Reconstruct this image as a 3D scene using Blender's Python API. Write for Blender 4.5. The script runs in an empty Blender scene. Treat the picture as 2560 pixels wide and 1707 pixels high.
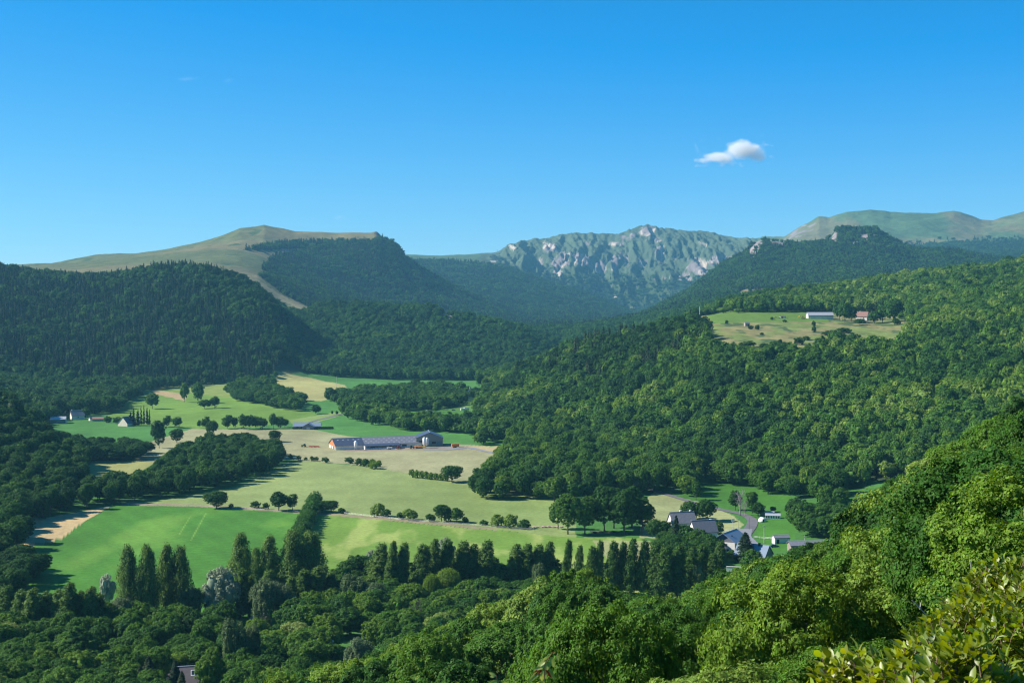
import bpy, math, random
import numpy as np
from mathutils import Vector
R = math.radians
sc = bpy.context.scene
col = sc.collection

# ------------------------------------------------------------------ camera, sky, sun, exposure
F, CX, CY, HZ = 3555.0, 1280.0, 853.5, 740.0       # focal length and optical centre in photo pixels, horizon row
PITCH = math.atan((CY - HZ) / F)
CAM_Z = 130.0
cam_d = bpy.data.cameras.new('camera'); cam = bpy.data.objects.new('camera', cam_d); col.objects.link(cam)
cam.location = (0, 0, CAM_Z); cam.rotation_euler = (R(90) - PITCH, 0, 0)
cam_d.sensor_width = 36; cam_d.lens = 36 * F / 2560
cam_d.clip_start = 0.3; cam_d.clip_end = 60000
cam_d.dof.use_dof = True; cam_d.dof.focus_distance = 900; cam_d.dof.aperture_fstop = 13
sc.camera = cam

SUN_EL, SUN_AZ = 38.0, -84.0                       # azimuth from +Y, negative = towards -X
sd = Vector((math.sin(R(SUN_AZ)) * math.cos(R(SUN_EL)), math.cos(R(SUN_AZ)) * math.cos(R(SUN_EL)), math.sin(R(SUN_EL))))
w = bpy.data.worlds.new('World'); sc.world = w; w.use_nodes = True
nt = w.node_tree; nt.nodes.clear()
sky = nt.nodes.new('ShaderNodeTexSky'); sky.sky_type = 'NISHITA'; sky.sun_disc = False
sky.sun_elevation = R(SUN_EL); sky.sun_rotation = R(SUN_AZ); sky.altitude = 3000
sky.air_density = 1.0; sky.dust_density = 0.0; sky.ozone_density = 6.0
# colour rendition of a clear, polarised mountain sky
vb = nt.nodes.new('ShaderNodeVectorMath'); vb.operation = 'MULTIPLY'; vb.inputs[1].default_value = (9.0, 9.0, 1.45)
vc = nt.nodes.new('ShaderNodeVectorMath'); vc.operation = 'MINIMUM'
va = nt.nodes.new('ShaderNodeVectorMath'); va.operation = 'MULTIPLY_ADD'
va.inputs[1].default_value = (1.10, 1.08, 0.5); va.inputs[2].default_value = (-1.42, 0.0, 4.9)
hs = nt.nodes.new('ShaderNodeVectorMath'); hs.operation = 'MAXIMUM'; hs.inputs[1].default_value = (0.02, 0.02, 0.02)
bg = nt.nodes.new('ShaderNodeBackground'); bg.inputs[1].default_value = 0.066
wo = nt.nodes.new('ShaderNodeOutputWorld')
nt.links.new(sky.outputs[0], va.inputs[0]); nt.links.new(sky.outputs[0], vb.inputs[0]); nt.links.new(va.outputs[0], vc.inputs[0]); nt.links.new(vb.outputs[0], vc.inputs[1]); nt.links.new(vc.outputs[0], hs.inputs[0]); nt.links.new(hs.outputs[0], bg.inputs[0]); nt.links.new(bg.outputs[0], wo.inputs[0])
sl = bpy.data.lights.new('sun', 'SUN'); sl.energy = 5.0; sl.angle = R(0.5); sl.color = (1.0, 0.95, 0.87)
so = bpy.data.objects.new('sun', sl); col.objects.link(so)
so.rotation_euler = sd.to_track_quat('Z', 'Y').to_euler(); so.location = (-300, 200, 900)
sc.view_settings.view_transform = 'Standard'; sc.view_settings.look = 'None'
sc.view_settings.exposure = 0.82; sc.view_settings.gamma = 1.0
sc.cycles.max_bounces = 5; sc.cycles.diffuse_bounces = 2; sc.cycles.glossy_bounces = 1
sc.cycles.transmission_bounces = 3; sc.cycles.volume_bounces = 2; sc.cycles.transparent_max_bounces = 4
sc.cycles.filter_width = 1.2; sc.cycles.volume_step_rate = 4.0; sc.cycles.caustics_reflective = False; sc.cycles.caustics_refractive = False

# ------------------------------------------------------------------ helpers
rng = np.random.default_rng(7)
random.seed(7)

def smooth(a, b, x):
    t = np.clip((x - a) / (b - a), 0, 1); return t * t * (3 - 2 * t)

def _hash(ix, iy, seed):
    n = (ix.astype(np.int64) * 374761393 + iy.astype(np.int64) * 668265263 + seed * 1442695041) & 0x7fffffff
    n = ((n ^ (n >> 13)) * 1274126177) & 0x7fffffff
    return ((n ^ (n >> 16)) & 0xffff) / 65535.0

def vnoise(x, y, seed=0):
    ix = np.floor(x); iy = np.floor(y); fx = x - ix; fy = y - iy
    fx = fx * fx * (3 - 2 * fx); fy = fy * fy * (3 - 2 * fy)
    a = _hash(ix, iy, seed); b = _hash(ix + 1, iy, seed); c = _hash(ix, iy + 1, seed); d = _hash(ix + 1, iy + 1, seed)
    return (a + (b - a) * fx) * (1 - fy) + (c + (d - c) * fx) * fy

def fbm(x, y, oct=4, seed=0):
    s = 0; a = 0.5; t = 0
    for i in range(oct):
        s = s + a * vnoise(x * 2 ** i, y * 2 ** i, seed + 17 * i); t += a; a *= 0.5
    return s / t

def ray(px, py):
    a = (px - CX) / F; b = -(py - CY) / F
    c, s = math.cos(PITCH), math.sin(PITCH)
    return a, b * s + c, b * c - s                 # world X, Y, Z of the ray

def at_y(px, py, Y):
    dx, dy, dz = ray(px, py); t = Y / dy
    return dx * t, Y, CAM_Z + dz * t

def project(X, Y, Z):
    c, s = math.cos(PITCH), math.sin(PITCH)
    dz = Z - CAM_Z
    fw = Y * c - dz * s; up = Y * s + dz * c
    return CX + F * X / fw, CY - F * up / fw

def inpoly(px, py, poly):
    r = np.zeros(np.shape(px), bool); n = len(poly); j = n - 1
    for i in range(n):
        xi, yi = poly[i]; xj, yj = poly[j]
        if yi != yj:
            r ^= ((yi > py) != (yj > py)) & (px < (xj - xi) * (py - yi) / (yj - yi) + xi)
        j = i
    return r

# ------------------------------------------------------------------ the lie of the land
# each line runs across the valley: (photo column, height in m as 'z' or photo row, distance)
def Z(v): return ('z', v)
CUR = [
 [(-2500, Z(127.2), 3), (1280, Z(127.6), 3), (5000, Z(128.2), 3)],
 [(-1500, Z(100), 30), (0, Z(106), 30), (1280, Z(112), 30), (1900, Z(114), 30), (2560, Z(119), 30), (4000, Z(130), 30)],
 [(-1500, Z(70), 80), (0, Z(82), 80), (700, Z(89), 80), (1280, Z(94), 80), (1900, Z(99), 80), (2560, Z(110), 80), (3600, Z(125), 80)],
 [(-1500, Z(40), 150), (0, Z(55), 150), (560, Z(66), 150), (1280, Z(79), 150), (1700, Z(83), 150), (2100, Z(91), 150), (2560, Z(104), 150), (3400, Z(128), 150)],
 [(-1500, Z(10), 230), (0, Z(22), 230), (560, Z(45), 230), (1000, Z(60), 230), (1280, Z(66), 230), (1700, Z(70), 230), (1900, Z(77), 230), (2100, Z(84), 230), (2250, Z(90), 230), (2400, Z(95), 230), (2560, Z(99), 230), (3400, Z(125), 230)],
 [(-1500, Z(2), 430), (0, Z(1), 420), (1500, Z(2), 430), (1700, Z(3), 430), (1900, Z(7), 430), (2100, Z(16), 430), (2300, Z(32), 430), (2560, Z(55), 430), (3400, Z(90), 430)],
 [(-1500, Z(60), 850), (-300, Z(18), 850), (-60, Z(2), 850), (200, Z(0), 820), (600, Z(0), 600), (1700, Z(0), 600), (1900, Z(1), 620), (2100, Z(4), 640), (2300, Z(12), 640), (2560, Z(25), 640), (3400, Z(60), 640)],
 [(-1500, Z(120), 1100), (-500, Z(90), 1100), (-200, Z(64), 1100), (0, Z(38), 1100), (80, Z(22), 1100), (150, Z(8), 1100), (220, Z(1), 1100), (300, Z(0), 1050), (1000, Z(0), 1100), (1250, Z(1), 1300), (1400, Z(2), 1300), (1600, Z(2), 1120), (1900, Z(2), 980), (2150, Z(8), 900), (2560, Z(24), 820), (3400, Z(70), 820)],
 [(-1500, Z(120), 1400), (-500, Z(80), 1400), (-150, Z(40), 1400), (0, Z(12), 1400), (80, Z(2), 1400), (150, Z(0), 1450), (900, Z(0), 1550), (1150, Z(1), 1750), (1240, Z(6), 1800), (1300, 940, 1800), (1360, 912, 1800), (1450, 872, 1750), (1600, 845, 1700), (1690, 822, 1650), (1740, 840, 1560), (1790, 862, 1420), (1870, 876, 1380), (2000, 874, 1380), (2120, 868, 1380), (2240, 862, 1400), (2350, 842, 1400), (2450, 826, 1400), (2560, 806, 1400), (3400, 700, 1400)],
 [(-1500, Z(140), 1900), (-500, Z(90), 1900), (-100, Z(30), 1900), (50, Z(8), 1900), (150, Z(3), 1960), (500, Z(2), 2060), (700, Z(3), 2120), (1000, Z(2), 2100), (1240, Z(6), 2050), (1350, Z(16), 2100), (1450, Z(24), 2100), (1600, Z(38), 2100), (1690, Z(72), 2000), (1740, 792, 1800), (1780, 787, 1800), (1900, 786, 1800), (2050, 790, 1800), (2180, 795, 1800), (2250, 790, 1800), (2350, 765, 1800), (2560, 725, 1850), (3400, 620, 1900)],
 [(-1500, 560, 2700), (-500, 610, 2700), (-200, 650, 2700), (0, 680, 2700), (60, 692, 2700), (110, 702, 2700), (250, 703, 2700), (340, 688, 2650), (390, 677, 2650), (450, 676, 2650), (520, 680, 2600), (560, 694, 2600), (600, 709, 2580), (650, 735, 2550), (690, 780, 2500), (730, 850, 2450), (770, 905, 2400), (850, 925, 2350), (1000, 940, 2350), (1200, 946, 2400), (1300, Z(5), 2450), (1450, Z(20), 2500), (1600, Z(35), 2500), (1740, Z(85), 2400), (1830, 762, 2300), (1950, 742, 2300), (2100, 727, 2300), (2200, 712, 2300), (2300, 697, 2300), (2400, 686, 2300), (2480, 682, 2350), (2560, 662, 2400), (3400, 560, 2400)],
 [(-1500, 570, 3000), (-200, 655, 3000), (0, 690, 3000), (250, 705, 3000), (450, 690, 3000), (600, 720, 3000), (650, 755, 3000), (700, 790, 3000), (760, 788, 3000), (800, 772, 3000), (900, 768, 3000), (1000, 774, 3000), (1080, 780, 2950), (1130, 793, 2950), (1180, 808, 2900), (1250, 818, 2850), (1300, 835, 2830), (1350, 868, 2800), (1400, 905, 2800), (1450, Z(35), 2800), (1600, Z(48), 2900), (1740, Z(90), 2850), (1900, Z(118), 2800), (2100, Z(130), 2800), (2300, Z(140), 2800), (2560, Z(150), 2850), (3400, Z(220), 2900)],
 [(-1500, 600, 3500), (0, 688, 3500), (200, 690, 3500), (400, 676, 3500), (520, 684, 3500), (580, 690, 3500), (650, 712, 3500), (700, 742, 3500), (760, 770, 3450), (820, 795, 3400), (900, 820, 3400), (1000, Z(60), 3400), (1200, Z(40), 3400), (1450, Z(45), 3500), (1600, 800, 3600), (1750, 770, 3600), (1900, 742, 3600), (2100, 722, 3600), (2300, 712, 3600), (2560, 702, 3600), (3400, 640, 3600)],
 [(-1500, 650, 4500), (0, 672, 4500), (200, 657, 4500), (400, 634, 4500), (520, 620, 4500), (600, 622, 4500), (650, 634, 4500), (700, 655, 4500), (800, 695, 4500), (900, 738, 4500), (1000, 765, 4500), (1100, 790, 4500), (1300, 815, 4500), (1500, 815, 4500), (1590, 798, 4500), (1700, 748, 4400), (1800, 705, 4400), (1900, 678, 4400), (2100, 662, 4400), (2300, 672, 4400), (2560, 676, 4400), (3400, 620, 4400)],
 [(-1500, 700, 5200), (-300, 668, 5200), (0, 663, 5200), (60, 660, 5200), (150, 657, 5200), (200, 646, 5200), (250, 637, 5200), (300, 633, 5200), (340, 633, 5200), (420, 622, 5200), (500, 606, 5200), (560, 586, 5200), (600, 570, 5200), (640, 567, 5200), (662, 561, 5200), (700, 570, 5200), (740, 577, 5200), (790, 580, 5200), (850, 582, 5200), (925, 582, 5200), (942, 579, 5200), (950, 586, 5200), (958, 598, 5200), (975, 606, 5200), (1000, 624, 5200), (1012, 645, 5200), (1040, 668, 5200), (1100, 700, 5200), (1200, 758, 5200), (1300, 800, 5200), (1500, 808, 5100), (1600, 796, 5000), (1660, 762, 5000), (1722, 728, 5000), (1763, 695, 5000), (1804, 662, 5000), (1845, 642, 5000), (1865, 630, 5000), (1880, 612, 5000), (1895, 602, 5000), (1940, 600, 5000), (1967, 606, 5000), (2000, 611, 5000), (2066, 609, 5000), (2078, 588, 5000), (2088, 577, 5000), (2106, 573, 5000), (2188, 577, 5000), (2204, 589, 5000), (2253, 617, 5000), (2294, 627, 5000), (2375, 628, 5000), (2460, 645, 5000), (2560, 660, 5000), (3400, 600, 5000)],
 [(-1500, Z(100), 6000), (0, Z(170), 6000), (600, Z(280), 6000), (900, Z(280), 6000), (990, Z(240), 6000), (1030, 700, 6000), (1200, 738, 6000), (1400, 772, 6000), (1500, 786, 6000), (1580, 795, 6000), (1640, 792, 6000), (1720, Z(90), 6000), (1900, Z(180), 6000), (2200, Z(260), 6000), (2400, 655, 6000), (2560, 645, 6000), (3400, 600, 6000)],
 [(-1500, Z(100), 7000), (0, Z(120), 7000), (900, Z(200), 7000), (980, 645, 7000), (1040, 652, 7000), (1100, 652, 7000), (1200, 657, 7000), (1240, 664, 7000), (1330, 692, 7000), (1400, 714, 7000), (1500, 747, 7000), (1580, 783, 7000), (1640, 776, 7000), (1720, 745, 7000), (1900, 690, 7000), (2200, 650, 7000), (2400, 635, 7000), (2560, 630, 7000), (3400, 590, 7000)],
 [(-1500, Z(100), 7800), (0, Z(120), 7800), (900, Z(200), 7800), (980, 641, 7800), (1100, 646, 7800), (1200, 646, 7800), (1260, 660, 7800), (1330, 700, 7800), (1400, 722, 7800), (1500, 755, 7800), (1580, 781, 7800), (1640, 762, 7800), (1720, 725, 7800), (1850, 680, 7800), (2000, 632, 7800), (2200, 615, 7800), (2300, 612, 7800), (2400, 606, 7800), (2560, 600, 7800), (3400, 560, 7800)],
 [(-1500, Z(100), 9300), (0, Z(110), 9300), (900, Z(200), 9300), (980, 639, 9300), (1019, 636, 9300), (1060, 638, 9300), (1100, 639, 9300), (1200, 634, 9300), (1240, 631, 9300), (1262, 622, 9300), (1275, 615, 9300), (1310, 603, 9300), (1380, 594, 9300), (1420, 589, 9300), (1455, 586, 9300), (1475, 582, 9300), (1500, 585, 9300), (1525, 588, 9300), (1545, 586, 9300), (1570, 577, 9300), (1590, 570, 9300), (1610, 565, 9300), (1625, 565, 9300), (1645, 571, 9300), (1680, 576, 9300), (1720, 581, 9300), (1750, 580, 9300), (1800, 588, 9300), (1850, 598, 9300), (1875, 602, 9200), (1890, 597, 9000), (1905, 594, 8900), (1960, 592, 8700), (1978, 580, 8700), (2000, 566, 8700), (2020, 557, 8700), (2045, 541, 8700), (2070, 545, 8700), (2095, 537, 8700), (2115, 531, 8700), (2140, 529, 8700), (2175, 524, 8700), (2205, 526, 8700), (2225, 531, 8700), (2300, 533, 8700), (2350, 530, 8700), (2380, 528, 8700), (2400, 532, 8700), (2430, 542, 8700), (2450, 550, 8700), (2480, 552, 8700), (2520, 540, 8700), (2560, 528, 8700), (2800, 500, 8700), (3400, 520, 8700)],
 [(-1500, Z(0), 11500), (1200, Z(150), 11500), (3400, Z(200), 11500)],
]
NK = len(CUR)
UT = np.linspace(-0.85, 0.85, 3401)
KY = np.zeros((NK, UT.size)); KZ = np.zeros((NK, UT.size))
for k, c in enumerate(CUR):
    us, ys, zs = [], [], []
    for px, v, Y in c:
        X = (px - CX) / F * Y
        z = v[1] if isinstance(v, tuple) else at_y(px, v, Y)[2]
        us.append(X / (Y + 30)); ys.append(Y); zs.append(z)
    o = np.argsort(us); us = np.array(us)[o]; ys = np.array(ys)[o]; zs = np.array(zs)[o]
    KY[k] = np.interp(UT, us, ys); KZ[k] = np.interp(UT, us, zs)
    KY[k] = np.convolve(np.pad(KY[k], 40, 'edge'), np.ones(81) / 81, 'valid')
for k in range(NK):
    w_ = 5 if k in (8, 10, 11, 14, 18) else 41 if k > 8 else 1
    if w_ > 1: KZ[k] = np.convolve(np.pad(KZ[k], w_ // 2, 'edge'), np.hanning(w_ + 2)[1:-1] / np.hanning(w_ + 2).sum(), 'valid')
for k in range(1, NK): KY[k] = np.maximum(KY[k], KY[k - 1] + 1)

def _cols(u):
    f = np.clip((u - UT[0]) / (UT[1] - UT[0]), 0, UT.size - 1.001); i = f.astype(int); t = f - i
    return (KY[:, i] * (1 - t) + KY[:, i + 1] * t), (KZ[:, i] * (1 - t) + KZ[:, i + 1] * t)

MUL = 14      # index of the first far crest line
def relief(X, Y, s, px):
    """relief laid over the smooth land: lumps on hills, gullies and crags on the far massif"""
    h = np.zeros_like(X)
    a = smooth(2150, 2500, Y) * (1 - smooth(8600, 9300, Y) * 0.7)
    h += a * (fbm(X / 160, Y / 160, 3, 3) - 0.5) * 14
    h += smooth(3000, 5000, Y) * (fbm(X / 60, Y / 60, 3, 5) - 0.5) * 7
    near = 1 - smooth(300, 430, Y); h += near * (fbm(X / 30, Y / 30, 3, 8) - 0.5) * 3 * smooth(10, 60, Y)
    fl = (Y > 430) & (Y < 2200)
    h += np.where(fl, (fbm(X / 220, Y / 220, 2, 9) - 0.5) * 1.6 * smooth(430, 600, Y) * (1 - smooth(1900, 2200, Y)), 0)
    # massif: ribs that run down the face
    wgt = np.clip((s - 17) / 1.0, 0, 1); wgt = np.sin(np.pi * np.clip(wgt * 0.93 + 0.03, 0, 1)) ** 0.7 * (s > 17) * (s < 18)
    mm = smooth(1180, 1300, px) * (1 - smooth(1880, 1960, px))
    wx = X + 60 * (fbm(X / 300, Y / 300, 2, 21) - 0.5)
    rib = 1 - np.abs(2 * fbm(wx / 140, Y / 900, 3, 23) - 1) * 2.2
    rib2 = 1 - np.abs(2 * fbm(wx / 45, Y / 260, 3, 29) - 1) * 2
    rib3 = 1 - np.abs(2 * fbm(X / 18, Y / 70, 3, 30) - 1) * 2
    h += wgt * mm * (rib * 56 + rib2 * 36 + rib3 * 18 - 36)
    rg = smooth(1930, 2050, px) * wgt
    h += rg * (fbm(X / 260, Y / 260, 4, 31) - 0.5) * 60
    wl = np.clip(s - 13, 0, 1) * (s < 14)
    h += smooth(700, 800, px) * (1 - smooth(1150, 1300, px)) * np.sin(np.pi * wl) * (fbm(X / 110, Y / 500, 3, 37) - .5) * 60
    h += smooth(1700, 1800, px) * np.sin(np.pi * wl) * (fbm(X / 130, Y / 500, 3, 41) - .5) * 60
    return h

def ground(X, Y, full=False):
    X = np.atleast_1d(np.asarray(X, float)); Y = np.atleast_1d(np.asarray(Y, float))
    out = np.empty(X.size); ss = np.empty(X.size); Xf = X.ravel(); Yf = Y.ravel()
    for i0 in range(0, Xf.size, 200000):
        x = Xf[i0:i0 + 200000]; y = Yf[i0:i0 + 200000]
        u = x / (y + 30); ky, kz = _cols(u)
        k = np.clip((ky <= y).sum(0) - 1, 0, NK - 2); ar = np.arange(x.size)
        t = np.clip((y - ky[k, ar]) / (ky[k + 1, ar] - ky[k, ar]), 0, 1)
        # soften the bends a little
        z0 = kz[k, ar]; z1 = kz[k + 1, ar]
        z = z0 + (z1 - z0) * t
        s = k + t
        px = CX + F * x / np.maximum(y, 5)
        out[i0:i0 + 200000] = z + relief(x, y, s, px); ss[i0:i0 + 200000] = s
    out = out.reshape(X.shape)
    return (out, ss.reshape(X.shape)) if full else out

def gz(x, y): return float(ground([x], [y])[0])

def at(px, py, ymin=330):
    """the point of the land seen at a photo pixel"""
    Ys = np.geomspace(ymin, 11000, 1600)
    dx, dy, dz = ray(px, py); t = Ys / dy
    g = ground(dx * t, Ys); zr = CAM_Z + dz * t
    hit = np.nonzero(g >= zr)[0]
    i = hit[0] if hit.size else 1599
    if i == 0: i = 1
    a = (zr[i - 1] - g[i - 1]) / max(1e-6, (zr[i - 1] - g[i - 1]) + (g[i] - zr[i]))
    Y = Ys[i - 1] + (Ys[i] - Ys[i - 1]) * min(max(a, 0), 1); t = Y / dy
    return dx * t, Y, gz(dx * t, Y)

def link(o, parent=None):
    col.objects.link(o)
    if parent is not None: o.parent = parent
    return o

def mesh(name, V, Fc, mat=None, smooth_=False):
    me = bpy.data.meshes.new(name)
    V = np.asarray(V, np.float32); Fc = np.asarray(Fc, np.int32); n = Fc.shape[1]
    me.vertices.add(len(V)); me.vertices.foreach_set('co', V.ravel())
    me.loops.add(Fc.size); me.loops.foreach_set('vertex_index', Fc.ravel())
    me.polygons.add(len(Fc)); me.polygons.foreach_set('loop_start', np.arange(0, Fc.size, n, dtype=np.int32))
    me.polygons.foreach_set('loop_total', np.full(len(Fc), n, np.int32))
    if smooth_: me.polygons.foreach_set('use_smooth', np.ones(len(Fc), bool))
    me.update(calc_edges=True)
    if mat: me.materials.append(mat)
    return me

class MB:
    """collects boxes, prisms and tubes into one mesh"""
    def __init__(s): s.v = []; s.f = []
    def quad(s, *p):
        n = len(s.v); s.v += [tuple(q) for q in p]; s.f.append(tuple(range(n, n + len(p))))
    def box(s, x0, y0, z0, x1, y1, z1):
        n = len(s.v)
        s.v += [(x0, y0, z0), (x1, y0, z0), (x1, y1, z0), (x0, y1, z0), (x0, y0, z1), (x1, y0, z1), (x1, y1, z1), (x0, y1, z1)]
        s.f += [tuple(n + i for i in q) for q in ((0, 3, 2, 1), (4, 5, 6, 7), (0, 1, 5, 4), (1, 2, 6, 5), (2, 3, 7, 6), (3, 0, 4, 7))]; return s
    def prism(s, prof, y0, y1, axis='y'):
        """profile in x,z drawn out along y (or profile in y,z along x)"""
        n = len(s.v); m = len(prof)
        for yy in (y0, y1):
            for a, z in prof: s.v.append((a, yy, z) if axis == 'y' else (yy, a, z))
        s.f.append(tuple(range(n, n + m))); s.f.append(tuple(range(n + 2 * m - 1, n + m - 1, -1)))
        for i in range(m):
            j = (i + 1) % m; s.f.append((n + i, n + m + i, n + m + j, n + j))
        return s
    def tube(s, pts, rad, seg=6):
        rings = []
        for i, p in enumerate(pts):
            p = Vector(p); q = Vector(pts[min(i + 1, len(pts) - 1)]) - Vector(pts[max(i - 1, 0)])
            q.normalize(); a = q.cross(Vector((0.31, 0.95, 0.1)));
            if a.length < 1e-3: a = q.cross(Vector((1, 0, 0)))
            a.normalize(); b = q.cross(a); n = len(s.v); rings.append(n)
            r = rad[i] if hasattr(rad, '__len__') else rad
            for k in range(seg):
                an = 2 * math.pi * k / seg; s.v.append(tuple(p + a * math.cos(an) * r + b * math.sin(an) * r))
        for a, b in zip(rings, rings[1:]):
            for k in range(seg): s.f.append((a + k, a + (k + 1) % seg, b + (k + 1) % seg, b + k))
        s.f.append(tuple(rings[0] + k for k in range(seg))[::-1]); s.f.append(tuple(rings[-1] + k for k in range(seg)))
        return s
    def lathe(s, prof, cx=0, cy=0, seg=14):
        rings = []
        for r, z in prof:
            rings.append(len(s.v))
            for k in range(seg):
                an = 2 * math.pi * k / seg; s.v.append((cx + r * math.cos(an), cy + r * math.sin(an), z))
        for a, b in zip(rings, rings[1:]):
            for k in range(seg): s.f.append((a + k, a + (k + 1) % seg, b + (k + 1) % seg, b + k))
        return s
    def data(s, name, mat, sm=False):
        me = bpy.data.meshes.new(name); me.from_pydata(s.v, [], s.f); me.update(); me.materials.append(mat)
        if sm:
            for p in me.polygons: p.use_smooth = True
        return me
    def build(s, name, mat, parent=None, sm=False):
        return link(bpy.data.objects.new(name, s.data(name, mat, sm)), parent)

def tag(o, label=None, cat=None, group=None, kind=None):
    if label: o['label'] = label
    if cat: o['category'] = cat
    if group: o['group'] = group
    if kind: o['kind'] = kind
    return o

def thing(name, loc, rz=0, label=None, cat=None, group=None):
    o = bpy.data.objects.new(name, None); o.empty_display_size = 0.5; col.objects.link(o)
    o.location = loc; o.rotation_euler = (0, 0, rz); return tag(o, label, cat, group)

# ------------------------------------------------------------------ materials
def nodes(name):
    m = bpy.data.materials.new(name); m.use_nodes = True; t = m.node_tree; t.nodes.clear()
    return m, t, t.nodes.new('ShaderNodeOutputMaterial')

def N(t, kind, **kw):
    n = t.nodes.new(kind)
    for k, v in kw.items():
        if k.startswith('_'): setattr(n, k[1:], v)
        else: n.inputs[k].default_value = v
    return n

def plain(name, c, rough=0.7, var=0.18, scale=3.0, metal=0.0, bump=0.0, ns=None):
    """a surface with mottled wear"""
    m, t, out = nodes(name); L = t.links.new
    tc = N(t, 'ShaderNodeTexCoord'); n1 = N(t, 'ShaderNodeTexNoise', Scale=scale, Detail=5.0, Roughness=0.65)
    mp = N(t, 'ShaderNodeMapping')
    if ns: mp.inputs['Scale'].default_value = ns
    L(tc.outputs['Object'], mp.inputs[0]); L(mp.outputs[0], n1.inputs['Vector'])
    mr = N(t, 'ShaderNodeMapRange'); mr.inputs['From Min'].default_value = 0.3; mr.inputs['From Max'].default_value = 0.7
    mr.inputs['To Min'].default_value = 1 - var; mr.inputs['To Max'].default_value = 1 + var
    L(n1.outputs['Fac'], mr.inputs['Value'])
    vm = N(t, 'ShaderNodeVectorMath', _operation='SCALE'); vm.inputs[0].default_value = c; L(mr.outputs[0], vm.inputs['Scale'])
    p = N(t, 'ShaderNodeBsdfPrincipled', Roughness=rough, Metallic=metal); L(vm.outputs[0], p.inputs['Base Color'])
    if bump:
        b = N(t, 'ShaderNodeBump', Strength=bump, Distance=0.05); L(n1.outputs['Fac'], b.inputs['Height']); L(b.outputs[0], p.inputs['Normal'])
    L(p.outputs[0], out.inputs[0]); return m

def foliage(name, ramp, trans=0.3, rough=0.6, spec=0.10, hue=0.12):
    """leaf colour picked by the tree's own tint, varied leaf by leaf"""
    m, t, out = nodes(name); L = t.links.new
    at_ = N(t, 'ShaderNodeAttribute', _attribute_type='INSTANCER', _attribute_name='tint')
    cr = N(t, 'ShaderNodeValToRGB'); e = cr.color_ramp.elements
    for i, (p, c) in enumerate(ramp):
        el = e[i] if i < 2 else e.new(p)
        el.position = p; el.color = (*c, 1)
    L(at_.outputs['Fac'], cr.inputs[0])
    ge = N(t, 'ShaderNodeNewGeometry')
    mr = N(t, 'ShaderNodeMapRange'); mr.inputs['To Min'].default_value = 0.62; mr.inputs['To Max'].default_value = 1.42
    L(ge.outputs['Random Per Island'], mr.inputs['Value'])
    hs_ = N(t, 'ShaderNodeHueSaturation'); L(cr.outputs[0], hs_.inputs['Color']); L(mr.outputs[0], hs_.inputs['Value'])
    m2 = N(t, 'ShaderNodeMath', _operation='MULTIPLY_ADD'); m2.inputs[1].default_value = -0.035; m2.inputs[2].default_value = 0.517
    wn = N(t, 'ShaderNodeTexWhiteNoise', _noise_dimensions='1D'); L(ge.outputs['Random Per Island'], wn.inputs['W'])
    L(wn.outputs['Value'], m2.inputs[0]); L(m2.outputs[0], hs_.inputs['Hue'])
    p = N(t, 'ShaderNodeBsdfPrincipled', Roughness=rough); p.inputs['Specular IOR Level'].default_value = spec
    L(hs_.outputs[0], p.inputs['Base Color'])
    tr = N(t, 'ShaderNodeBsdfTranslucent')
    h3 = N(t, 'ShaderNodeHueSaturation', Saturation=1.1, Value=1.25, Hue=0.485); L(hs_.outputs[0], h3.inputs['Color']); L(h3.outputs[0], tr.inputs['Color'])
    mx = N(t, 'ShaderNodeMixShader'); mx.inputs[0].default_value = trans
    L(p.outputs[0], mx.inputs[1]); L(tr.outputs[0], mx.inputs[2]); L(mx.outputs[0], out.inputs[0]); return m

BROAD = [(0.0, (0.019, 0.060, 0.012)), (1.0, (0.27, 0.33, 0.10)), (0.3, (0.040, 0.112, 0.016)), (0.55, (0.076, 0.172, 0.018)), (0.75, (0.130, 0.225, 0.022)), (0.88, (0.18, 0.27, 0.05))]
M_leaf = foliage('broad_leaves', BROAD)
M_pop = foliage('poplar_leaves', [(0.0, (0.056, 0.125, 0.022)), (1.0, (0.145, 0.235, 0.048))], trans=0.25, spec=0.10)
M_silver = foliage('silver_leaves', [(0.0, (0.082, 0.140, 0.040)), (1.0, (0.36, 0.40, 0.29))], trans=0.22)
M_conif = foliage('needles', [(0.0, (0.014, 0.036, 0.018)), (1.0, (0.060, 0.085, 0.035)), (0.5, (0.026, 0.056, 0.024))], trans=0.1)
M_bark = plain('bark', (0.13, 0.105, 0.08), 0.9, 0.4, 4, bump=0.5)
M_palebark = plain('pale_bark', (0.42, 0.38, 0.34), 0.85, 0.35, 3, bump=0.3)

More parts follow.
